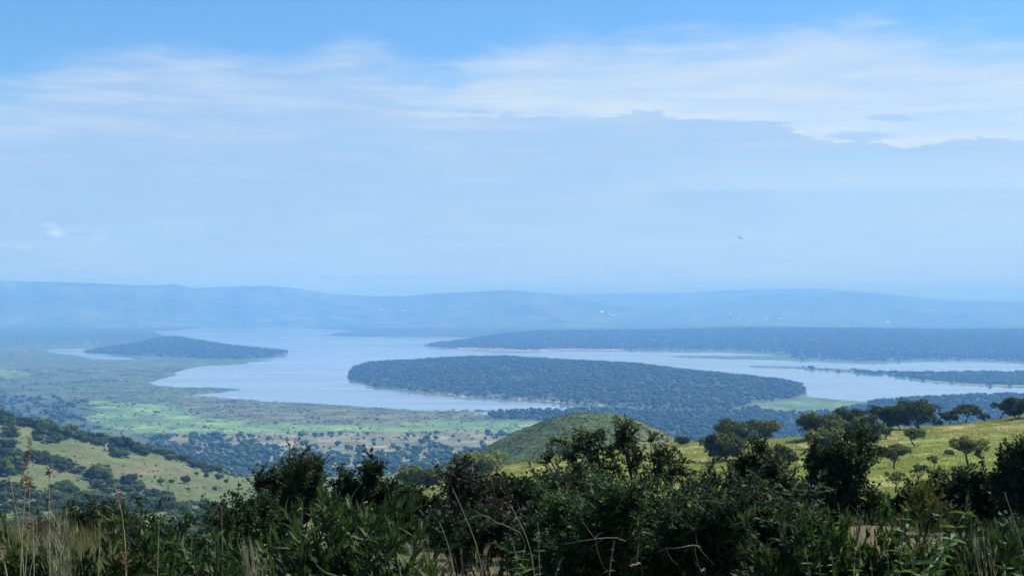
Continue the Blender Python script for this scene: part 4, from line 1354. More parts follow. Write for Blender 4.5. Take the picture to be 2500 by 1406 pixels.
# ================================================================== FOREGROUND SHRUBS
M_F_THORN = leaf_mat('thorn_leaflets', [(0.0, (0.007, 0.015, 0.006)), (0.5, (0.020, 0.045, 0.013)), (0.85, (0.04, 0.09, 0.022)), (1.0, (0.09, 0.16, 0.035))], 0.25, 0.6, 0.15)
M_F_DARK = leaf_mat('dense_shrub_leaves', [(0.0, (0.008, 0.014, 0.007)), (0.5, (0.022, 0.040, 0.014)), (0.85, (0.042, 0.075, 0.022)), (1.0, (0.09, 0.13, 0.035))], 0.22, 0.6, 0.18)
M_F_BROWN = leaf_mat('brown_shrub_leaves', [(0.0, (0.010, 0.011, 0.008)), (0.5, (0.026, 0.026, 0.016)), (0.8, (0.05, 0.05, 0.024)), (1.0, (0.10, 0.10, 0.04))], 0.2, 0.6, 0.2)
M_F_BROAD = leaf_mat('broad_leaves', [(0.0, (0.016, 0.030, 0.011)), (0.5, (0.034, 0.064, 0.018)), (0.85, (0.07, 0.12, 0.030)), (1.0, (0.15, 0.22, 0.05))], 0.28, 0.6, 0.18)
M_F_DEAD = leaf_mat('dead_leaves', [(0.0, (0.06, 0.035, 0.02)), (1.0, (0.22, 0.13, 0.07))], 0.2, 0.7, 0.1)


def ground(x, y):
    return float(z_near(np.array([float(x)]), np.array([float(y)]))[0])


def shrub(name, label, cat, base, lobes, d, leaf_kind, mat, seed, n_sub=24, twigs=7, twig=0.174, per=26, lsize=0.020, droop=0.0, stem_r=0.035, tint=0.45, bark=None, dead=0, group=None, depth=0.8, n_main=None, thorns=False, upright=0.4, in_lobe=1.0, spikes=(0.16, 0.16), airy=False):
    """a shrub grown from its base through lobes of foliage; lobes: (px, py, rx, ry[, dist offset[, weight]])"""
    rng = np.random.default_rng(seed)
    bx = (base[0] - 1250) / F * (base[1] if len(base) > 1 else d)
    by = base[1] if len(base) > 1 else d
    B = np.array([bx, by, ground(bx, by)])
    wood, thin, fol = Acc(), Acc(), Acc()
    tw0, tw1 = [], []
    for L in lobes:
        px, py, rx, ry = L[:4]
        dd = d + (L[4] if len(L) > 4 else 0)
        wt = L[5] if len(L) > 5 else 1.0
        c = np.array(P(px, py, dd)); s = dd / F
        sh = twig * 0.55 / s
        r = np.array([max(rx - sh, rx * 0.35) * s, max(rx, ry) * s * depth, max(ry - sh, ry * 0.35) * s])
        b0 = B + np.array([rng.normal(0, 0.12), rng.normal(0, 0.12), -0.05])
        mid = b0 * 0.5 + c * 0.5 + np.array([rng.normal(0, 0.12), rng.normal(0, 0.12), 0.15 * np.linalg.norm(c - b0)])
        end = c + np.array([0, 0, 0.45 * r[2]])
        mp = bez(b0[None], mid[None], end[None], 9)[0]
        mp[1:-1] += rng.normal(0, 0.02, (7, 3)) * np.linalg.norm(end - b0) * 0.5
        tube(wood, mp, np.linspace(stem_r, stem_r * 0.22, 9) * rng.uniform(0.7, 1.1) * (wt if airy else 1), 6)
        K = max(3, int(n_sub * wt))
        u = rdir(rng, K) * (rng.uniform(0.15, 1.0, K)[:, None] ** 0.5)
        tip = c + u * r * in_lobe
        sk = rng.uniform(size=K) < spikes[0]          # shoots that stick out of the outline
        tip = tip + sk[:, None] * np.stack([rng.normal(0, 0.5, K), 0 * sk, rng.uniform(0.5, 1.4, K)], -1) * spikes[1]
        k0 = rng.integers(6 if airy else 4, 9, K)
        s0 = mp[k0]
        m2 = s0 * 0.4 + tip * 0.6 + rng.normal(0, 0.05, (K, 3)) - np.array([0, 0, 0.06])
        SP = bez(s0, m2, tip, 6)
        tubes(wood, SP, np.linspace(stem_r * 0.26, stem_r * 0.09, 6)[None] * rng.uniform(0.6, 1.2, (K, 1)), 4)
        for q in range(twigs):
            t = rng.uniform(0.25, 1.0, K)
            f = t * 5; i0 = np.minimum(f.astype(int), 4); fr = (f - i0)[:, None]
            a = SP[np.arange(K), i0] * (1 - fr) + SP[np.arange(K), i0 + 1] * fr
            sd = norm(SP[:, -1] - SP[:, 0])
            dv = norm(sd * 0.5 + rdir(rng, K) * 0.9 + np.array([0, 0, upright - droop]))
            b = a + dv * (twig * rng.uniform(0.5, 1.25, K))[:, None]
            tw0.append(a); tw1.append(b)
    tw0, tw1 = np.concatenate(tw0), np.concatenate(tw1)
    n = len(tw0)
    bend = (tw0 + tw1) / 2 + rng.normal(0, 0.08 * twig, (n, 3))
    TP = bez(tw0, bend, tw1, 4)
    tubes(thin, TP, np.array([0.0035, 0.003, 0.0024, 0.001])[None] * (stem_r / 0.035) ** 0.5 * np.ones((n, 1)), 3)
    # leaves along the twigs
    m = per
    t = (np.arange(m)[None] + rng.uniform(0, 1, (n, m))) / m
    t3 = t[..., None]
    C = (1 - t3) ** 2 * tw0[:, None] + 2 * t3 * (1 - t3) * bend[:, None] + t3 ** 2 * tw1[:, None]
    td = norm(tw1 - tw0)[:, None] * np.ones((1, m, 1))
    tn = rng.normal(0, 0.12, (n, 1)) + rng.normal(0, 0.10, (n, m)) + tint
    C, td, tt = C.reshape(-1, 3), td.reshape(-1, 3), np.clip(tn.reshape(-1), 0, 1)
    N = len(C)
    if leaf_kind == 'pinnate':      # flat feathery sprays: leaflets out to both sides of the twig
        side = norm(np.cross(td, np.array([0, 0, 1.0]))) * np.where(np.arange(N) % 2 == 0, 1, -1)[:, None]
        D = norm(side * 1.0 + td * 0.55 + 0.45 * rng.normal(size=(N, 3)))
        Nn = norm(np.array([0, 0, 1.0]) + 0.65 * rng.normal(size=(N, 3)))
        C = C + side * 0.006
        l = lsize * rng.uniform(0.6, 1.5, N); w = l * 0.24
    elif leaf_kind == 'oval':
        D = norm(rdir(rng, N) + td * 0.7 + np.array([0, 0, 0.1]))
        Nn = norm(np.array([0, 0, 0.8]) + rng.normal(size=(N, 3)))
        C = C + rng.normal(0, lsize * 0.4, (N, 3))
        l = lsize * rng.uniform(0.6, 1.4, N); w = l * 0.33
    else:                           # lance leaves pointing up round the shoot
        D = norm(rdir(rng, N) * 0.7 + td * 1.0 + np.array([0, 0, 0.35]))
        Nn = norm(np.array([0, 0, 1.0]) + 0.7 * rng.normal(size=(N, 3)))
        l = lsize * rng.uniform(0.6, 1.3, N); w = l * 0.13
    leaves(fol, C, D, Nn, l, w, tt)
    if thorns:
        k = rng.integers(0, n, n * 2); tq = rng.uniform(0, 1, n * 2)[:, None]
        a = tw0[k] * (1 - tq) + tw1[k] * tq
        b = a + rdir(rng, n * 2) * rng.uniform(0.02, 0.045, n * 2)[:, None]
        tubes(thin, np.stack([a, b], 1), np.array([0.0014, 0.0003])[None] * np.ones((n * 2, 1)), 3, 0.9)
    r = empty(name, B, label, cat, group)
    o = tuple(B)
    new_obj('trunk', wood.mesh(name + '_trunk', True, o), bark or M_BARK, r)
    new_obj('twigs', thin.mesh(name + '_twigs', False, o), M_TWIG if thorns else (bark or M_BARK), r)
    new_obj('foliage', fol.mesh(name + '_foliage', False, o), mat, r)['kind'] = 'stuff'
    if dead:
        da = Acc()
        k = rng.integers(0, N, dead)
        leaves(da, C[k], D[k], Nn[k], l[k] * 1.3, w[k] * 1.3, rng.uniform(0, 1, dead))
        new_obj('dry_leaves', da.mesh(name + '_dry_leaves', False, o), M_F_DEAD, r)['kind'] = 'stuff'
    return r


# back row: dark shrubs that close off the near ground
shrub('thorn_bush', 'spreading dark thorn bush reaching out to the left above the valley, left of the middle', 'bush', (720, 15.2),
      [(640, 1185, 42, 22), (700, 1165, 42, 24, 0.3), (755, 1170, 30, 22), (780, 1140, 14, 22, 0, 0.4), (735, 1150, 40, 14, -0.4), (690, 1215, 60, 20), (770, 1215, 40, 28, 0.4), (720, 1255, 80, 30, 0.3), (800, 1240, 35, 34), (660, 1270, 50, 30, 0.4)],
      14.5, 'pinnate', M_F_THORN, 11, n_sub=24, twigs=6, twig=0.149, per=26, lsize=0.030, thorns=True, upright=0.5)
shrub('shrub', 'dense dark shrub with a spiky shoot on top, right of the spreading thorn bush', 'bush', (890, 16.5),
      [(850, 1205, 55, 36), (930, 1200, 60, 34, 0.4), (915, 1145, 22, 22, 0, 0.35), (880, 1270, 90, 50), (970, 1240, 60, 50, 0.3), (830, 1290, 60, 40, -0.5)],
      16, 'oval', M_F_DARK, 12, n_sub=34, twigs=6, twig=0.149, per=26, lsize=0.036)
shrub('shrub', 'low wide dark shrub in the gap just left of the half dead brown bush', 'bush', (1010, 17.5),
      [(1000, 1215, 60, 26), (1060, 1250, 60, 50), (980, 1290, 80, 40), (1060, 1310, 60, 30, -0.5)],
      17, 'oval', M_F_DARK, 13, n_sub=32, twigs=6, twig=0.155, per=24, lsize=0.036)
shrub('brown_shrub', 'half dead brown shrub with bare forked top in the middle', 'bush', (1130, 14.5),
      [(1112, 1175, 40, 24, 0, 0.5), (1150, 1205, 62, 34), (1205, 1215, 60, 36, 0.3), (1130, 1260, 80, 50), (1210, 1280, 70, 45), (1110, 1160, 26, 16, 0, 0.3)],
      14, 'oval', M_F_BROWN, 14, n_sub=26, twigs=7, twig=0.161, per=15, lsize=0.030, bark=M_TWIG)
shrub('shrub', 'rounded deep green shrub just right of the brown bush', 'bush', (1300, 15.5),
      [(1270, 1196, 50, 28), (1215, 1190, 34, 20, 0.3), (1350, 1182, 52, 30), (1410, 1186, 42, 22, 0.4), (1290, 1245, 80, 45), (1390, 1250, 80, 50), (1470, 1222, 44, 26, 0.6), (1300, 1310, 90, 35)],
      15, 'oval', M_F_DARK, 15, spikes=(0.12, 0.07), n_sub=34, twigs=6, twig=0.149, per=26, lsize=0.034)
shrub('tree', 'tall black-crowned leafy tree rising against the sunlit slope right of the thorn tree', 'tree', (2050, 18.5),
      [(1992, 1122, 30, 18), (2062, 1118, 44, 18), (2104, 1108, 26, 18, 0.3), (2030, 1140, 60, 18), (2078, 1156, 34, 22), (2010, 1190, 70, 34), (2080, 1205, 50, 40), (1960, 1215, 60, 40), (2030, 1260, 100, 40), (2120, 1260, 50, 40)],
      18, 'oval', M_F_DARK, 16, spikes=(0.3, 0.22), n_sub=22, twigs=6, twig=0.174, per=24, lsize=0.041, tint=0.40)
shrub('shrub', 'dark shrub hiding the foot of the slope, right of the tall dark leafy tree', 'bush', (2190, 18.5),
      [(2150, 1240, 50, 30), (2210, 1238, 50, 30), (2170, 1280, 80, 30), (2260, 1270, 50, 36), (2240, 1225, 30, 24)],
      18.5, 'oval', M_F_DARK, 17, n_sub=28, twigs=6, twig=0.161, per=24, lsize=0.040, tint=0.36)
shrub('shrub', 'pale grey green feathery shrub standing above the leafy seedling at the right', 'bush', (2255, 16.2),
      [(2245, 1215, 26, 26), (2275, 1240, 30, 30), (2290, 1275, 30, 30), (2235, 1250, 20, 30)],
      16, 'lance', M_LEAF_OLIVE, 18, n_sub=22, twigs=6, twig=0.124, per=20, lsize=0.030, tint=0.75)
shrub('shrub', 'massive dark shrub at the right, left part, ending just before the edge of the slope', 'bush', (2350, 17),
      [(2300, 1225, 34, 40), (2350, 1195, 40, 32), (2400, 1185, 34, 34), (2340, 1245, 70, 40), (2410, 1240, 50, 44), (2330, 1290, 90, 36), (2430, 1290, 60, 40)],
      17, 'oval', M_F_DARK, 19, n_sub=34, twigs=6, twig=0.161, per=26, lsize=0.038, tint=0.38)
shrub('tree', 'dark tree rising highest at the right edge in front of the sunny slope', 'tree', (2500, 16.5),
      [(2475, 1130, 26, 20), (2510, 1120, 30, 22), (2460, 1175, 36, 30), (2500, 1160, 40, 30), (2550, 1160, 50, 40), (2480, 1215, 60, 36), (2540, 1240, 60, 50), (2490, 1280, 80, 40), (2470, 1330, 80, 30)],
      16.5, 'oval', M_F_DARK, 20, n_sub=32, twigs=6, twig=0.161, per=26, lsize=0.038, tint=0.40)
shrub('thorn_tree', 'flat topped nearly black thorn tree low at the left behind the tall grass', 'tree', (255, 15.5),
      [(180, 1275, 50, 12), (240, 1262, 60, 12), (310, 1275, 50, 14, 0.3), (220, 1290, 80, 14), (330, 1300, 50, 16), (120, 1288, 40, 12), (280, 1310, 80, 14)],
      15, 'pinnate', M_F_THORN, 21, n_sub=28, twigs=6, twig=0.136, per=26, lsize=0.028, tint=0.25, upright=0.1)
shrub('shrub', 'rounded fresh green shrub at the left below the spreading thorn bush', 'bush', (590, 12.5),
      [(540, 1290, 40, 30), (590, 1265, 44, 30), (640, 1260, 44, 34, 0.3), (610, 1310, 70, 36), (540, 1330, 50, 30), (680, 1300, 50, 40)],
      12.2, 'oval', M_F_DARK, 22, n_sub=32, twigs=6, twig=0.124, per=26, lsize=0.028, tint=0.60)
# the big thorn tree in the middle: open layered sprays against the sunlit slope
shrub('thorn_tree', 'big thorn tree with layered feathery branches reaching up in front of the round knoll', 'tree', (1560, 9.6),
      [(1431, 1050, 15, 22, 0, 0.35), (1413, 1072, 33, 9, 0, 0.5), (1370, 1074, 18, 22, 0.1, 0.4), (1458, 1066, 33, 8, 0, 0.6), (1532, 1034, 44, 6, 0, 0.5), (1538, 1052, 33, 7, 0, 0.6), (1527, 1070, 41, 8, 0, 0.7), (1492, 1092, 41, 8, 0.2, 0.6),
       (1334, 1104, 31, 6, 0.2, 0.6), (1389, 1112, 33, 6, 0, 0.5), (1444, 1104, 33, 7, 0, 0.5), (1589, 1076, 11, 12, 0, 0.35), (1554, 1104, 36, 7, 0, 0.5), (1620, 1106, 46, 7, 0, 0.7), (1497, 1126, 39, 6, 0, 0.35),
       (1611, 1124, 52, 7, 0.2, 0.7), (1675, 1118, 23, 8, 0, 0.4), (1637, 1144, 65, 7, 0, 0.7), (1681, 1158, 59, 6, 0, 0.5), (1741, 1156, 26, 5, 0, 0.35), (1563, 1158, 52, 6, 0, 0.4), (1455, 1152, 44, 7, 0.3, 0.4), (1409, 1140, 39, 7, 0.4, 0.5),
       (1609, 1184, 57, 6, -0.2, 0.4), (1519, 1196, 57, 7, -0.2, 0.5), (1706, 1184, 44, 6, 0, 0.35)],
      9.4, 'pinnate', M_F_THORN, 23, n_sub=9, twigs=4, twig=0.10, per=26, lsize=0.022, thorns=True, stem_r=0.026, upright=0.0, airy=True, spikes=(0.2, 0.05))
shrub('thorn_tree', 'thorn tree right of the big one, its top overlapping the pale dome tree', 'tree', (1850, 10.4),
      [(1850, 1112, 30, 16, 0, 0.6), (1880, 1130, 36, 16, 0, 0.8), (1820, 1135, 30, 18, 0, 0.7), (1790, 1165, 34, 16, 0, 0.7), (1850, 1165, 60, 18), (1910, 1172, 40, 22), (1800, 1195, 60, 16), (1880, 1205, 70, 24), (1745, 1185, 30, 10, 0, 0.4), (1840, 1240, 90, 30), (1930, 1245, 60, 34)],
      10.2, 'pinnate', M_F_THORN, 24, n_sub=10, twigs=5, twig=0.12, per=26, lsize=0.025, thorns=True, stem_r=0.03, upright=0.3, airy=True, spikes=(0.3, 0.12))
# the mass of thorn foliage at the bottom
def ragged(x0, x1, y0, y1, n, seed, rx=55, ry=20):
    r = np.random.default_rng(seed)
    return [(float(r.uniform(x0, x1)), float(y0 + (y1 - y0) * r.uniform() ** 0.8), float(rx * r.uniform(0.6, 1.3)), float(ry * r.uniform(0.6, 1.4)), float(r.uniform(-0.7, 0.7)), 0.7) for _ in range(n)]


for (label, base, lobes, d, sd) in (
    ('left part of the dark feathery thorn mass at the bottom centre', (1400, 8.4), ragged(1270, 1480, 1240, 1400, 17, 1), 8.2, 31),
    ('middle part of the dark feathery thorn mass, straight under the big thorn tree', (1560, 8.4), ragged(1440, 1680, 1232, 1400, 19, 2), 8.0, 34),
    ('right part of the dark feathery thorn mass, ending at the thorny thicket', (1740, 8.2), ragged(1640, 1860, 1228, 1400, 19, 3), 7.8, 32),
    ('thorny green thicket at the bottom between the thorn mass and the grassy gap', (1900, 8.0), ragged(1820, 2010, 1240, 1390, 16, 4), 7.8, 33)):
    shrub('thorn_bush', label, 'bush', base, lobes, d, 'pinnate', M_F_THORN, sd, n_sub=22, twigs=6, twig=0.13, per=26, lsize=0.026, thorns=True, stem_r=0.022, upright=0.3, tint=0.5, airy=True, spikes=(0.3, 0.13))
# ================================================================== BROAD LEAVED SHRUBS AND SEEDLINGS, LEAF BY LEAF
def lance_mesh(name, L=1.0, W=0.16, curl=0.25, fold=0.25, n=6):
    """one leaf lying along +Y from the origin, folded at its midrib and curling down, about 24 triangles"""
    t = np.linspace(0, 1, n)
    w = W * np.sin(np.clip(t * 0.94 + 0.03, 0, 1) ** 0.8 * math.pi) * (1 - 0.25 * t)
    w[0], w[-1] = W * 0.06, 0.004
    y = L * np.sin(t * (math.pi / 2) * 0.999) if False else L * t * (1 - 0.12 * curl * t)
    z = -curl * L * t ** 2
    V = np.stack([np.stack([-w, y, z + fold * w], -1), np.stack([0 * w, y, z], -1), np.stack([w, y, z + fold * w], -1)], 1).reshape(-1, 3)
    Q = []
    for i in range(n - 1):
        for j in range(2):
            a = i * 3 + j
            Q.append((a, a + 1, a + 4, a + 3))
    tt = np.tile([0.5, 0.62, 0.5], n)
    return quad_mesh(name, V, np.array(Q), True, tint=tt)


M_SEED = leaf_mat('seedling_leaves', [(0.0, (0.035, 0.07, 0.02)), (0.5, (0.075, 0.14, 0.035)), (1.0, (0.15, 0.23, 0.06))], 0.3, 0.6, 0.18)
M_STALK = plain_mat('green_stem', [(0.3, (0.07, 0.08, 0.04)), (0.7, (0.16, 0.15, 0.09))], 40, 0.8, 0.0)
LEAF_SHRUB = [lance_mesh('leaf_blade', 1, 0.105 + 0.012 * k, c, 0.35) for k, c in enumerate((-0.12, 0.0, 0.12, 0.3))]
LEAF_SEED = [lance_mesh('leaf_blade', 1, 0.15 + 0.015 * k, c, 0.3) for k, c in enumerate((0.25, 0.45, 0.7))]
for me in LEAF_SHRUB:
    me.materials.append(M_F_BROAD)
for me in LEAF_SEED:
    me.materials.append(M_SEED)


def put_leaf(parent, meshes, origin, base, direction, normal, length, rng):
    """a leaf object as a child of the plant, its own transform, shared mesh data"""
    y = Vector(direction).normalized(); n = Vector(normal)
    x = y.cross(n)
    if x.length < 1e-4:
        x = y.cross(Vector((1, 0, 0)))
    x.normalize(); z = x.cross(y)
    o = bpy.data.objects.new('leaf', meshes[int(rng.integers(0, len(meshes)))])
    COL.objects.link(o)
    o.parent = parent
    m = Matrix((x, y, z)).transposed().to_4x4()
    o.matrix_basis = Matrix.Translation(Vector(base) - Vector(origin)) @ m @ Matrix.Diagonal((length, length, length, 1))
    return o


def broad_shrub(label, shoots, base_px, d, seed, leaf_len, n_leaf=11, extra=500, shoot_len=0.22, cluster=0.9):
    rng = np.random.default_rng(seed)
    bx = (base_px - 1250) / F * d
    B = np.array([bx, d, ground(bx, d)])
    r = empty('broadleaf_shrub', B, label, 'shrub')
    wood, old, oldl = Acc(), Acc(), []
    for i, (px, py) in enumerate(shoots):
        dd = d + rng.uniform(-0.45, 0.45)
        tip = np.array(P(px, py, dd))
        b0 = B + np.array([rng.normal(0, 0.10), rng.normal(0, 0.10), 0])
        mid = b0 * 0.35 + tip * 0.65 + np.array([(b0[0] - tip[0]) * 0.15, 0, -0.15])
        sp = bez(b0[None], mid[None], tip[None], 12)[0]
        sp[2:-2] += rng.normal(0, 0.008, (8, 3))
        tube(wood, sp, np.linspace(0.014, 0.0028, 12), 5)
        ax = norm(sp[-1] - sp[-3])
        # rosette of upright leaves along the last part of the shoot
        L = leaf_len * rng.uniform(0.85, 1.15)
        for k in range(n_leaf):
            t = k / (n_leaf - 1)
            ang = k * 2.4 + rng.uniform(-0.3, 0.3)
            a, b = frame_of(ax[None]); a, b = a[0], b[0]
            rad = math.cos(ang) * a + math.sin(ang) * b
            tilt = 0.30 + 0.75 * (1 - t)
            dr = norm(ax * math.cos(tilt) + rad * math.sin(tilt) + np.array([0, 0, 0.15]))
            pos = tip - ax * shoot_len * (1 - t) * cluster
            nn = ax * 0.8 - rad * 0.9 if t > 0.3 else ax + np.array([0, 0, 0.3])
            put_leaf(r, LEAF_SHRUB, B, pos, dr, nn, L * rng.uniform(0.75, 1.1) * (0.75 + 0.25 * math.sin(math.pi * min(1, t + 0.25))), rng)
        for k in range(9):         # side twigs with older, darker leaves
            s0 = sp[rng.integers(4, 10)]
            e = s0 + norm(rng.normal(size=3) + np.array([0, 0, 0.8])) * rng.uniform(0.10, 0.30)
            tube(wood, bez(s0[None], ((s0 + e) / 2 + rng.normal(0, 0.02, 3))[None], e[None], 5)[0], np.linspace(0.006, 0.002, 5), 4)
            oldl.append((s0, e))
    per = max(1, extra // len(oldl))
    for s0, e in oldl:
        t = rng.uniform(0.2, 1.05, per)[:, None]
        C = s0 * (1 - t) + e * t
        ax = norm(e - s0)
        D = norm(rdir(rng, per) + ax * 0.8 + np.array([0, 0, 0.2]))
        l = leaf_len * rng.uniform(0.6, 1.05, per)
        leaves(old, C, D, norm(np.array([0, 0, 0.8]) + rng.normal(size=(per, 3))), l, l * 0.11, np.clip(rng.normal(0.3, 0.12, per), 0, 1))
    new_obj('stems', wood.mesh('broadleaf_stems', True, tuple(B)), M_BARK, r)
    new_obj('older_leaves', old.mesh('broadleaf_older_leaves', False, tuple(B)), M_F_BROAD, r)['kind'] = 'stuff'
    da = Acc()
    n = 70
    idx = rng.integers(0, len(oldl), n)
    C = np.array([oldl[i][0] for i in idx]) + rng.normal(0, 0.05, (n, 3))
    l = leaf_len * rng.uniform(0.5, 0.9, n)
    leaves(da, C, norm(rdir(rng, n) + np.array([0, 0, -0.9])), rdir(rng, n), l, l * 0.12, rng.uniform(0, 1, n))
    new_obj('dry_leaves', da.mesh('broadleaf_dry_leaves', False, tuple(B)), M_F_DEAD, r)['kind'] = 'stuff'
    return r


broad_shrub('large broad leaved shrub with upright glossy leaf rosettes left of the middle',
            [(782, 1206), (700, 1252), (768, 1271), (857, 1224), (879, 1247), (836, 1253), (976, 1246), (948, 1264), (1036, 1284), (1022, 1308), (948, 1322),
             (903, 1359), (830, 1344), (660, 1322), (640, 1332), (703, 1368), (794, 1284), (891, 1283), (736, 1286), (676, 1312), (812, 1320), (861, 1318), (770, 1322), (918, 1378), (872, 1390), (735, 1345)],
            850, 5.6, 71, 0.098, 11, 4200)
broad_shrub('dark broad leaved shrub low between the tall grass and the large glossy shrub',
            [(379, 1316), (424, 1322), (470, 1322), (509, 1343), (564, 1318), (364, 1348), (400, 1350), (450, 1362), (540, 1360), (600, 1352), (621, 1350), (490, 1380), (580, 1390), (420, 1392), (530, 1330), (640, 1385)],
            500, 6.4, 72, 0.085, 11, 3000)
broad_shrub('low tuft of upright leaves at the bottom right of the large glossy shrub',
            [(1040, 1366), (1052, 1380), (1020, 1392), (1066, 1396)], 1042, 5.2, 73, 0.075, 12, 60, 0.12)


def seedling(label, stems, d, seed, leaf_len, spacing=0.045, tipn=5, name='seedling', droop=0.35, side_only=True):
    """upright young plant with opposite arching leaves; stems: lists of (px, py) from the tip down"""
    rng = np.random.default_rng(seed)
    p0 = P(*stems[0][-1], d)
    B = np.array([p0.x, d, ground(p0.x, d)])
    r = empty(name, B, label, 'plant')
    acc = Acc()
    for st in stems:
        pts = [np.array(P(px, py, d + 0.03 * i * rng.uniform(-1, 1))) for i, (px, py) in enumerate(st)][::-1]
        if st is stems[0] or pts[0][2] > B[2] and st[-1][1] > 1395:
            pts = [B * 1.0] + pts
        pts = np.array(pts)
        seg = np.linalg.norm(np.diff(pts, axis=0), axis=1); cum = np.concatenate([[0], np.cumsum(seg)])
        n = max(6, int(cum[-1] / 0.03))
        s = np.linspace(0, cum[-1], n)
        sp = np.stack([np.interp(s, cum, pts[:, k]) for k in range(3)], -1)
        for _ in range(3):
            sp[1:-1] = (sp[:-2] + 2 * sp[1:-1] + sp[2:]) / 4
        tube(acc, sp, np.linspace(0.006, 0.0018, n), 5)
        q = cum[-1]; top = q; side = 1; k = 0
        while q > max(0.06, top - 1.0):
            i = min(int(q / cum[-1] * (n - 1)), n - 2)
            ax = norm(sp[i + 1] - sp[i])
            grow = min(1.0, 0.30 + (top - q) / 0.16)
            for sgn in (1, -1):
                a = rng.uniform(-0.6, 0.6) + (1.35 if k % 2 else 0.0)
                out = np.array([math.cos(a) * sgn, math.sin(a) * sgn, 0.0])
                dr = norm(out * 1.0 + ax * (1.0 if grow < 0.6 else 0.45) + rng.normal(0, 0.12, 3))
                put_leaf(r, LEAF_SEED, B, sp[i], dr, ax + 0.2 * rng.normal(size=3), leaf_len * grow * rng.uniform(0.8, 1.15), rng)
            q -= spacing * rng.uniform(0.75, 1.3) * (0.5 + 0.5 * grow); k += 1
    new_obj('stem', acc.mesh(name + '_stem', True, tuple(B)), M_STALK, r)
    return r


seedling('tall leafy seedling with arching leaves rising in front of the black hollow at the right',
         [[(2217, 1226), (2213, 1284), (2205, 1310), (2199, 1350), (2190, 1405)], [(2203, 1290), (2201, 1330), (2196, 1400)]], 4.6, 81, 0.050)
seedling('bushy leafy plant right of the tall seedling with a drooping silvery tip',
         [[(2289, 1292), (2269, 1323), (2258, 1354), (2254, 1404)], [(2376, 1254), (2370, 1243), (2362, 1243), (2353, 1257), (2333, 1288), (2324, 1314), (2306, 1336), (2280, 1376), (2270, 1405)], [(2304, 1268), (2296, 1285), (2289, 1310), (2285, 1400)]], 4.7, 82, 0.046, 0.05)
seedling('light green leafy plant at the right edge of the thorn thicket',
         [[(2045, 1226), (2053, 1266), (2056, 1299), (2060, 1402)], [(1985, 1236), (1992, 1270), (2000, 1320), (2010, 1402)]], 5.4, 83, 0.040, 0.032)
seedling('thin seedling with a dried crooked top just right of the light green plant',
         [[(2093, 1238), (2096, 1262), (2092, 1290), (2088, 1330), (2084, 1402)], [(2110, 1244), (2104, 1266), (2096, 1290), (2092, 1330)]], 5.2, 84, 0.032, 0.04)
seedling('single light green seedling with broad leaves at the bottom centre before the dark thorn mass',
         [[(1500, 1318), (1495, 1344), (1486, 1402)]], 4.2, 85, 0.036, 0.045)
seedling('slender weed with a few small leaves left of the bottom centre seedling',
         [[(1312, 1274), (1316, 1310), (1314, 1344), (1318, 1402)]], 5.5, 86, 0.028, 0.075)
seedling('broad leafed weed at the bottom left of the thorn mass',
         [[(1248, 1310), (1258, 1350), (1270, 1404)], [(1282, 1330), (1276, 1360), (1272, 1404)]], 4.8, 87, 0.044, 0.04)
seedling('small weed with curling tip between the slender weed and the bottom centre seedling',
         [[(1376, 1358), (1366, 1362), (1358, 1385), (1352, 1404)]], 4.6, 88, 0.030, 0.05)
seedling('low clump of dark leafy weeds at the bottom under the light green plant',
         [[(1960, 1338), (1975, 1370), (1980, 1404)], [(2030, 1345), (2032, 1375), (2036, 1404)], [(2100, 1350), (2098, 1380), (2096, 1404)], [(2000, 1362), (2004, 1404)]], 4.9, 89, 0.042, 0.032)
seedling('low leafy weeds at the bottom under the tall seedling',
         [[(2165, 1352), (2170, 1380), (2172, 1404)], [(2230, 1350), (2228, 1380), (2226, 1404)], [(2300, 1348), (2296, 1380), (2292, 1404)], [(2125, 1366), (2130, 1404)]], 4.6, 90, 0.040, 0.032)
seedling('broad bright leaves cut off by the bottom right corner',
         [[(2448, 1368), (2450, 1390), (2452, 1404)], [(2492, 1382), (2490, 1404)]], 3.4, 91, 0.050, 0.022)


# ------------------------------------------------------------------ tall grass stalks with seed heads
M_REED = plain_mat('dry_stalk', [(0.3, (0.17, 0.14, 0.08)), (0.7, (0.34, 0.29, 0.19))], 60, 0.8, 0.0)
M_HEAD = leaf_mat('red_brown_seed_head', [(0.0, (0.035, 0.014, 0.010)), (0.5, (0.10, 0.038, 0.025)), (1.0, (0.24, 0.12, 0.06))], 0.15, 0.7, 0.2)
M_PLUME = leaf_mat('pale_awns', [(0.0, (0.13, 0.115, 0.08)), (1.0, (0.36, 0.33, 0.25))], 0.4, 0.6, 0.2)


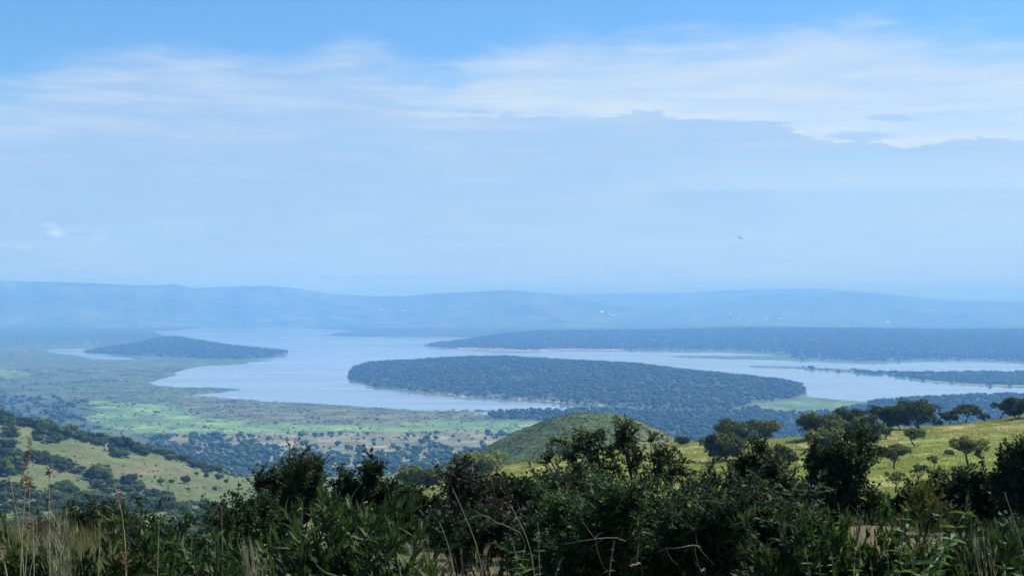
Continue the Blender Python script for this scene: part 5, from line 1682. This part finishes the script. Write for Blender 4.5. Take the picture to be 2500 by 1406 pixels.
def stalk(label, pts, heads, d, seed, r0=0.0028, leafy=True, group=None):
    rng = np.random.default_rng(seed)
    W = [np.array(P(px, py, d)) for px, py in pts][::-1]
    g = W[0] + (W[0] - W[1]) * 0.15
    B = np.array([g[0], d, ground(g[0], d)])
    W = np.array([B] + W)
    seg = np.linalg.norm(np.diff(W, axis=0), axis=1); cum = np.concatenate([[0], np.cumsum(seg)])
    n = 26; s = np.linspace(0, cum[-1], n)
    sp = np.stack([np.interp(s, cum, W[:, k]) for k in range(3)], -1)
    for _ in range(4):
        sp[1:-1] = (sp[:-2] + 2 * sp[1:-1] + sp[2:]) / 4
    r = empty('grass_stalk', B, label, 'grass stalk', group)
    acc = Acc(); tube(acc, sp, np.linspace(r0, r0 * 0.4, n), 5)
    new_obj('stem', acc.mesh('grass_stem', True, tuple(B)), M_REED, r)
    for (px, py, ln, wd) in heads:        # a bunch of pointed spikelets
        c = np.array(P(px, py, d)); k = int(30 * ln / 30) + 14
        a = Acc()
        sc = d / F
        t = rng.uniform(-0.5, 0.5, k)
        C = c + np.stack([rng.normal(0, wd * 0.10, k) * sc, rng.normal(0, wd * 0.10, k) * sc, -t * ln * sc], -1)
        D = norm(rdir(rng, k) * np.array([1, 1, 0.5]) + np.array([0, 0, 0.35]))
        l = wd * sc * rng.uniform(0.5, 1.1, k)
        leaves(a, C, D, rdir(rng, k), l, l * 0.13, rng.uniform(0, 1, k))
        new_obj('seed_head', a.mesh('seed_head', False, tuple(B)), M_HEAD, r)
    if leafy:
        a = Acc()
        for q in range(3):
            i = rng.integers(2, 9)
            e = sp[i] + np.array([rng.normal(0, 0.12), rng.normal(0, 0.1), rng.uniform(0.05, 0.22)])
            P3 = bez(sp[i][None], (sp[i] * 0.6 + e * 0.4 + np.array([0, 0, 0.08]))[None], e[None], 5)[0]
            w = np.array([0.003, 0.004, 0.0035, 0.002, 0.0002])[:, None]
            sd = norm(np.cross(e - sp[i], [0, 1, 0.2]))[None]
            V = np.stack([P3 - sd * w, P3 + sd * w], 1).reshape(-1, 3)
            a.add(V, np.array([[2 * j, 2 * j + 1, 2 * j + 3, 2 * j + 2] for j in range(4)]), 0.6)
        new_obj('blade', a.mesh('grass_blade', False, tuple(B)), M_GRASS_DRY, r)
    return r


stalk('tallest grass stalk at the left with four dark red seed heads', [(80, 1062), (70, 1100), (62, 1150), (58, 1240), (53, 1330), (48, 1400)], [(72, 1082, 26, 9), (66, 1112, 24, 13), (57, 1168, 26, 12), (60, 1142, 16, 9)], 3.7, 1)
stalk('bent companion of the tallest stalk with a thick red brown head', [(72, 1166), (72, 1195), (73, 1235), (72, 1275), (66, 1340), (58, 1402)], [(68, 1180, 28, 17), (71, 1205, 18, 9)], 3.6, 2)
stalk('upright grass stalk with a star shaped dark seed head right of the tallest one', [(121, 1138), (120, 1180), (118, 1225), (120, 1290), (122, 1402)], [(120, 1154, 18, 14), (120, 1194, 20, 8), (118, 1226, 12, 14)], 3.9, 3)
stalk('leaning grass stalk with thin reddish tip left of the tallest one', [(22, 1164), (28, 1200), (38, 1236), (50, 1280), (60, 1402)], [(22, 1176, 24, 7), (36, 1226, 14, 7)], 4.0, 4)
stalk('grass stalk bending over to the left with ragged head before the green hillside', [(274, 1166), (284, 1186), (294, 1205), (300, 1240), (304, 1280), (310, 1402)], [(296, 1210, 30, 10), (278, 1176, 12, 7)], 4.0, 5)
stalk('short stalk with a dense dark red head low at the left', [(80, 1268), (78, 1290), (82, 1330), (84, 1402)], [(76, 1278, 26, 15)], 3.6, 6)
stalk('thick stalk with orange brown head at the bottom left corner', [(-4, 1326), (8, 1346), (20, 1372), (28, 1404)], [(2, 1340, 20, 10), (16, 1360, 26, 11)], 3.2, 7, 0.004)
stalk('bare pale grass stalk standing straight before the flat thorn tree', [(244, 1266), (244, 1300), (242, 1340), (240, 1402)], [(244, 1276, 20, 3)], 4.1, 8)
stalk('thin pale stalk crossing the dark leaved shrub at its left', [(388, 1286), (386, 1320), (385, 1360), (384, 1402)], [(387, 1292, 12, 4)], 4.6, 9)
stalk('stout stalk with brown ragged seed clusters at the bottom of the tall grass', [(300, 1345), (305, 1370), (312, 1404)], [(301, 1356, 24, 14), (308, 1382, 24, 14)], 3.8, 10)
stalk('dark dry stem slanting right out of the tall grass', [(98, 1300), (88, 1340), (74, 1376), (62, 1404)], [(96, 1306, 8, 3)], 3.7, 11, leafy=False)
stalk('rusty plume stalk standing between the hillside and the fresh green shrub', [(541, 1236), (541, 1262), (542, 1300), (544, 1402)], [(541, 1248, 26, 6), (542, 1266, 14, 5)], 6.0, 12)
stalk('long pale stem arching in front of the half dead brown bush', [(1104, 1190), (1116, 1212), (1128, 1243), (1146, 1285), (1168, 1332), (1180, 1402)], [(1106, 1196, 16, 3)], 5.6, 13, leafy=False)
stalk('second pale stem, shorter and lower, before the half dead brown bush', [(1072, 1272), (1084, 1296), (1100, 1340), (1110, 1402)], [(1074, 1280, 16, 3)], 5.4, 14, leafy=False)
stalk('pale stem leaning left before the rounded deep green shrub', [(1244, 1230), (1262, 1262), (1282, 1292), (1296, 1330), (1306, 1402)], [(1247, 1236, 18, 3)], 5.4, 15, leafy=False)
stalk('thin straw stem rising to the right edge in front of the dark tree', [(2452, 1200), (2462, 1232), (2476, 1270), (2496, 1318), (2510, 1402)], [(2456, 1212, 22, 4)], 4.8, 16, leafy=False)


def plume(label, base, tips, d, seed, n=50, w=0.0012, spread=10, name='feather_grass'):
    """tuft of hair-fine awned stems, all sweeping the same way"""
    rng = np.random.default_rng(seed)
    b = np.array(P(base[0], base[1], d)); B = np.array([b[0], d, ground(b[0], d)])
    r = empty(name, B, label, 'grass tuft')
    acc, ac2 = Acc(), Acc()
    k = rng.integers(0, len(tips), n)
    T = np.array([tips[i] for i in k], float) + rng.normal(0, spread, (n, 2)) * np.array([0.5, 1])
    E = np.array([P(a, c, d + rng.normal(0, 0.06)) for a, c in T])
    S = b + rng.normal(0, 0.02, (n, 3)); S[:, 2] = B[2]
    M = S * 0.45 + E * 0.55 + np.stack([(S[:, 0] - E[:, 0]) * 0.35, np.zeros(n), np.abs(E[:, 2] - S[:, 2]) * 0.12], -1)
    PTS = bez(S, M, E, 12)
    tubes(acc, PTS, np.linspace(w * 1.3, w * 0.5, 12)[None] * np.ones((n, 1)), 3, 0.6)
    for q in range(7):
        t = rng.uniform(0.55, 1.0, n); i = np.minimum((t * 11).astype(int), 10)
        c = PTS[np.arange(n), i]
        dv = norm(PTS[np.arange(n), i + 1] - c) + 0.28 * rdir(rng, n)
        l = rng.uniform(0.02, 0.05, n)
        leaves(ac2, c, dv, rdir(rng, n), l, l * 0.02 + 0.0004, rng.uniform(0.2, 1, n))
    new_obj('stems', acc.mesh('feather_stems', False, tuple(B)), M_PLUME, r)
    new_obj('awns', ac2.mesh('feather_awns', False, tuple(B)), M_PLUME, r)
    return r


plume('silvery feather grass tuft sweeping up and left among the tall grass at the left', (192, 1440), [(128, 1222), (140, 1232), (152, 1226), (160, 1250), (172, 1262), (120, 1262), (105, 1280)], 4.2, 41, 60, 0.0006, 16)
plume('pale feathery grass arching between the two broad leaved shrubs', (655, 1430), [(585, 1302), (600, 1312), (612, 1320), (590, 1330), (630, 1330)], 5.2, 42, 34, 0.0008, 12)
plume('thin grasses with fine heads leaning left at the bottom right', (2440, 1430), [(2352, 1308), (2375, 1300), (2400, 1292), (2330, 1330), (2410, 1285), (2380, 1330), (2440, 1300)], 4.8, 43, 18, 0.0008, 10, 'wild_grass')
plume('dry grass tuft in the grassy gap below the pale stems', (1150, 1440), [(1100, 1340), (1130, 1330), (1160, 1336), (1190, 1334), (1080, 1352)], 6.2, 44, 30, 0.0009, 12, 'wild_grass')


# ------------------------------------------------------------------ bare branches
def branch(label, pts, d, seed, r0=0.008, twigs=6):
    r0 = r0 * 0.62
    rng = np.random.default_rng(seed)
    W = np.array([np.array(P(px, py, d + 0.05 * rng.normal())) for px, py in pts])
    # the branch rises from the ground behind the foliage
    B = np.array([W[-1][0] + 0.3, d + 2.6, ground(W[-1][0] + 0.3, d + 2.6)])
    r = empty('dead_branch', B, label, 'branch')
    W = np.concatenate([W, [W[-1] * 0.6 + B * 0.4 + np.array([0.05, 0.0, 0.25])], [B]])
    seg = np.linalg.norm(np.diff(W, axis=0), axis=1); cum = np.concatenate([[0], np.cumsum(seg)])
    s = np.linspace(0, cum[-1], 30)
    sp = np.stack([np.interp(s, cum, W[:, k]) for k in range(3)], -1)
    for _ in range(5):
        sp[1:-1] = (sp[:-2] + 2 * sp[1:-1] + sp[2:]) / 4
    sp += rng.normal(0, 0.002, sp.shape)
    a = Acc(); tube(a, sp, np.linspace(r0 * 0.35, r0 * 1.3, 30), 6)
    for q in range(twigs):
        i = rng.integers(1, 18); e = sp[i] + norm(rng.normal(size=3) * np.array([1, 0.6, 1])) * rng.uniform(0.05, 0.16)
        tube(a, bez(sp[i][None], ((sp[i] + e) / 2 + rng.normal(0, 0.012, 3))[None], e[None], 5)[0], np.linspace(r0 * 0.35, r0 * 0.1, 5), 4)
    new_obj('wood', a.mesh('branch_wood', True, tuple(B)), M_TWIG, r)


branch('pale bare branch curving across the lower left of the thorn mass', [(1379, 1328), (1400, 1318), (1424, 1311), (1460, 1312), (1500, 1309)], 6.6, 1, 0.008)
branch('long horizontal bare branch stretching right from the big thorn tree', [(1640, 1204), (1680, 1206), (1720, 1203), (1770, 1202), (1830, 1197)], 8.8, 2, 0.016, 8)
branch('short pale branch pointing left in the middle of the thorn mass', [(1609, 1343), (1640, 1338), (1672, 1334), (1700, 1329)], 6.4, 3, 0.009)
branch('thick grey branch slanting up at the bottom of the thorn mass', [(1572, 1336), (1552, 1348), (1536, 1360), (1528, 1385)], 6.2, 4, 0.012, 3)
branch('crooked grey stem hanging at the bottom right of the thorn mass', [(1694, 1330), (1697, 1350), (1700, 1372), (1707, 1400)], 6.0, 5, 0.010, 3)
branch('pale forked twig before the half dead brown bush', [(1121, 1278), (1138, 1262), (1158, 1250), (1186, 1244), (1200, 1270)], 7.0, 6, 0.008, 8)
branch('thin silvery twigs at the left of the rounded deep green shrub', [(1196, 1160), (1204, 1190), (1208, 1220), (1216, 1260)], 9.0, 7, 0.009, 12)
branch('crooked pale branch at the left edge of the thorny green thicket', [(1982, 1298), (1964, 1306), (1940, 1306), (1910, 1318), (1880, 1322)], 6.2, 8, 0.007, 7)
branch('small grey branch at the bottom left of the large glossy shrub', [(770, 1378), (784, 1384), (792, 1396), (798, 1410)], 5.0, 9, 0.010, 2)

# ------------------------------------------------------------------ foreground grass (nobody could count it)
def near_grass():
    rng = np.random.default_rng(5)
    acc = Acc()
    tot = 26000
    y = rng.uniform(3.2, 17.5, tot) ** 1.0
    px = np.where(rng.uniform(size=tot) < 0.5, rng.uniform(-80, 2580, tot), rng.uniform(-60, 330, tot))
    y = np.where((px > 1900) & (y < 9), y + 6, y)
    x = (px - 1250) / F * y
    tall = np.where(px < 420, 0.72, 0.42) * np.where((px > 2000), 0.9, 1.0)
    L = tall * rng.uniform(0.45, 1.0, tot) * 0.78
    z = z_near(x, y)
    b = np.stack([x, y, z - 0.03], -1)
    ang = rng.uniform(0, 6.28, tot)
    out = np.stack([np.cos(ang) - 0.4, np.sin(ang), np.zeros(tot)], -1) * (L * rng.uniform(0.1, 0.55, tot))[:, None]
    p1 = b + out * 0.25 + np.array([0, 0, 1.0]) * (L * 0.65)[:, None]
    p2 = b + out + np.array([0, 0, 1.0]) * (L * 0.95)[:, None]
    P3 = bez(b, p1, p2, 5)
    side = norm(np.cross(out + 1e-3, np.array([0, 0, 1.0])) + 0.4 * rng.normal(size=(tot, 3)))[:, None]
    W = (0.0036 * rng.uniform(0.5, 1.4, tot)[:, None] * np.array([0.9, 1, 0.8, 0.5, 0.05])[None])[..., None]
    V = np.stack([P3 - side * W, P3 + side * W], 2)
    base = (np.arange(tot) * 10)[:, None]; k = np.arange(4)[None] * 2
    Q = np.stack([base + k, base + k + 1, base + k + 3, base + k + 2], -1).reshape(-1, 4)
    acc.add(V.reshape(-1, 3), Q, np.repeat(np.clip(rng.normal(0.5, 0.22, tot), 0, 1), 10))
    new_obj('foreground_grass', acc.mesh('foreground_grass'), M_GRASS_DRY, None, 'stuff', 'green and straw grass on the ground between the foreground shrubs')


near_grass()
shrub('weeds', 'low tangle of dark leafy weeds along the bottom left under the tall grass', 'weeds', (120, 5.6),
      [(30, 1370, 50, 24), (120, 1375, 60, 22), (210, 1380, 60, 20), (300, 1385, 50, 20), (350, 1370, 40, 24), (60, 1400, 70, 20)], 5.5, 'lance', M_F_BROAD, 61, n_sub=12, twigs=4, twig=0.10, per=12, lsize=0.045, stem_r=0.01, tint=0.45)
shrub('weeds', 'low leafy weeds along the bottom between the thorn mass and the bottom right corner', 'weeds', (2150, 5.6),
      [(1900, 1392, 60, 24), (1980, 1388, 60, 20), (2060, 1394, 60, 22), (2130, 1400, 60, 20), (2200, 1396, 50, 22), (2260, 1392, 50, 24), (2330, 1404, 60, 16), (2420, 1406, 60, 14)], 5.3, 'lance', M_F_BROAD, 62, n_sub=26, twigs=5, twig=0.10, per=12, lsize=0.045, stem_r=0.01, tint=0.5)

shrub('shrub', 'dark low scrub between the flat thorn tree and the dark broad leaved shrub', 'bush', (420, 9.5),
      ragged(330, 560, 1318, 1375, 9, 7, 50, 16), 9.0, 'oval', M_F_DARK, 63, n_sub=24, twigs=5, twig=0.12, per=22, lsize=0.026, stem_r=0.015, tint=0.45)
shrub('shrub', 'dark leafy scrub under the half dead brown bush', 'bush', (1180, 10.5),
      ragged(1050, 1290, 1290, 1340, 8, 8, 44, 14), 10.0, 'oval', M_F_DARK, 64, n_sub=24, twigs=5, twig=0.13, per=22, lsize=0.028, stem_r=0.015, tint=0.42)
shrub('shrub', 'dark twiggy scrub low at the right behind the leaning grasses', 'bush', (2400, 9.5),
      ragged(2330, 2560, 1320, 1380, 9, 9, 50, 18), 9.0, 'oval', M_F_DARK, 65, n_sub=24, twigs=5, twig=0.13, per=22, lsize=0.028, stem_r=0.015, tint=0.45)

# ================================================================== THE BIRD
def bird():
    p = P(1807, 581, 330)
    r = empty('bird', p, 'tiny dark soaring bird alone in the pale sky at the right', 'bird')
    m = plain_mat('dark_plumage', [(0.3, (0.02, 0.02, 0.022)), (0.7, (0.05, 0.045, 0.04))], 20, 0.8, 0)
    a = Acc()
    t = np.linspace(-1, 1, 9)
    tube(a, np.stack([t * 0.30, 0 * t, -0.02 * t], -1), 0.085 * np.sqrt(np.clip(1 - t ** 2, 0.02, 1)), 8)
    t2 = np.linspace(0, 1, 3)                                  # tail
    V = np.array([[-0.22, -0.04, 0.0], [-0.22, 0.04, 0.0], [-0.50, 0.10, 0.02], [-0.50, -0.10, 0.02]])
    a.add(V, [[0, 1, 2, 3]])
    new_obj('body', a.mesh('bird_body', True), m, r)
    for s, lift in ((1, 0.14), (-1, -0.20)):
        n = 7; t = np.linspace(0, 1, n)
        lead = np.stack([0.14 - 0.10 * t ** 2 + (0.05 * np.sin(t * 3)), s * 0.62 * t, lift * t + 0.12 * np.sin(t * 2.6)], -1)
        trail = lead - np.stack([0.24 * (1 - 0.75 * t ** 1.5), 0 * t, 0.02 * np.ones(n)], -1)
        th = np.array([0, 0, 0.012])
        V = np.concatenate([lead + th, trail, lead - th]); i = np.arange(n - 1)
        Q = np.concatenate([np.stack([i, i + 1, i + 1 + n, i + n], -1), np.stack([i + n, i + 1 + n, i + 1 + 2 * n, i + 2 * n], -1), np.stack([i + 2 * n, i + 1 + 2 * n, i + 1, i], -1)])
        w = Acc(); w.add(V, Q)
        new_obj('wing', w.mesh('bird_wing', True), m, r)
    r.rotation_euler = (math.radians(8), math.radians(-10), math.radians(62))
    r.scale = (1.35, 1.35, 1.35)


bird()

# ================================================================== TIN-ROOFED BUILDINGS ON THE FAR SHORE HILLS
def far_buildings():
    m, nt, out = new_mat('tin_roof')
    p = nt.nodes.new('ShaderNodeBsdfPrincipled')
    p.inputs['Base Color'].default_value = (0.82, 0.84, 0.86, 1)
    p.inputs['Metallic'].default_value = 0.9
    p.inputs['Roughness'].default_value = 0.46
    nt.links.new(p.outputs[0], out.inputs[0])
    mw = plain_mat('pale_wall', [(0.3, (0.55, 0.50, 0.42)), (0.7, (0.75, 0.72, 0.66))], 0.3, 0.9, 0)
    spots = [(930, 757, 8, 'E1'), (984, 760, 5, 'E1'), (1003, 761, 5, 'E1'), (1020, 757, 4, 'E1'), (1310, 763, 4, 'E1'), (1469, 762, 8, 'E2'), (1485, 764, 4, 'E2'), (1493, 770, 6, 'E2'), (1502, 771, 5, 'E2'), (1517, 771, 4, 'E2'),
             (1533, 772, 4, 'E2'), (1697, 778, 6, 'E2'), (1773, 739, 4, 'E2'), (1782, 767, 5, 'E2'), (1804, 779, 5, 'E2'), (1872, 782, 6, 'E2'), (1901, 778, 6, 'E2'), (1907, 780, 5, 'E2'), (1990, 781, 4, 'E2'), (2167, 788, 7, 'E2'), (2297, 785, 5, 'E2'), (1830, 788, 4, 'E2')]
    dep = bpy.context.evaluated_depsgraph_get()
    objs = [o for o in SC.objects if o.name.startswith('far_hills')]
    sun = np.array(SUN_DIR)
    for i, (px, py, w, _) in enumerate(spots):
        a, b = ray(px, py)
        best = None
        for o in objs:
            ok, loc, nrm, _k = o.ray_cast(Vector((0, 0, 0)), Vector((a, 1, b)).normalized(), distance=60000)
            if ok and (best is None or loc.y < best.y):
                best = loc
        if best is None:
            continue
        d = best.y; W = w / F * d * 0.9; D = W * 0.5; H = W * 0.22; R = W * 0.24
        r = empty('building', best, '', 'building')
        col = 'white' if i % 2 else 'bright'
        r['label'] = ('larger ' if w >= 6 else 'small ') + 'bright tin roofed building, a glinting speck on the far hills across the lake'
        r['group'] = 'tin roofed buildings on the far hills'
        bm = Acc()
        bm.add([[-W/2, -D/2, -H], [W/2, -D/2, -H], [W/2, D/2, -H], [-W/2, D/2, -H], [-W/2, -D/2, H], [W/2, -D/2, H], [W/2, D/2, H], [-W/2, D/2, H]],
               [[0, 1, 5, 4], [1, 2, 6, 5], [2, 3, 7, 6], [3, 0, 4, 7]])
        new_obj('wall', bm.mesh('far_wall'), mw, r)
        o2 = W * 0.04
        rm = Acc()
        rm.add([[-W/2-o2, -D/2-o2, H], [W/2+o2, -D/2-o2, H], [W/2+o2, 0, H+R], [-W/2-o2, 0, H+R], [W/2+o2, D/2+o2, H], [-W/2-o2, D/2+o2, H]], [[0, 1, 2, 3], [3, 2, 4, 5]])
        new_obj('roof', rm.mesh('far_roof'), m, r)
        # gables face along the ridge; each house is turned a little differently about its tilt to the sun
        r.rotation_euler = (0, 0, math.radians(37 + 5 * math.sin(i * 2.1)))


far_buildings()
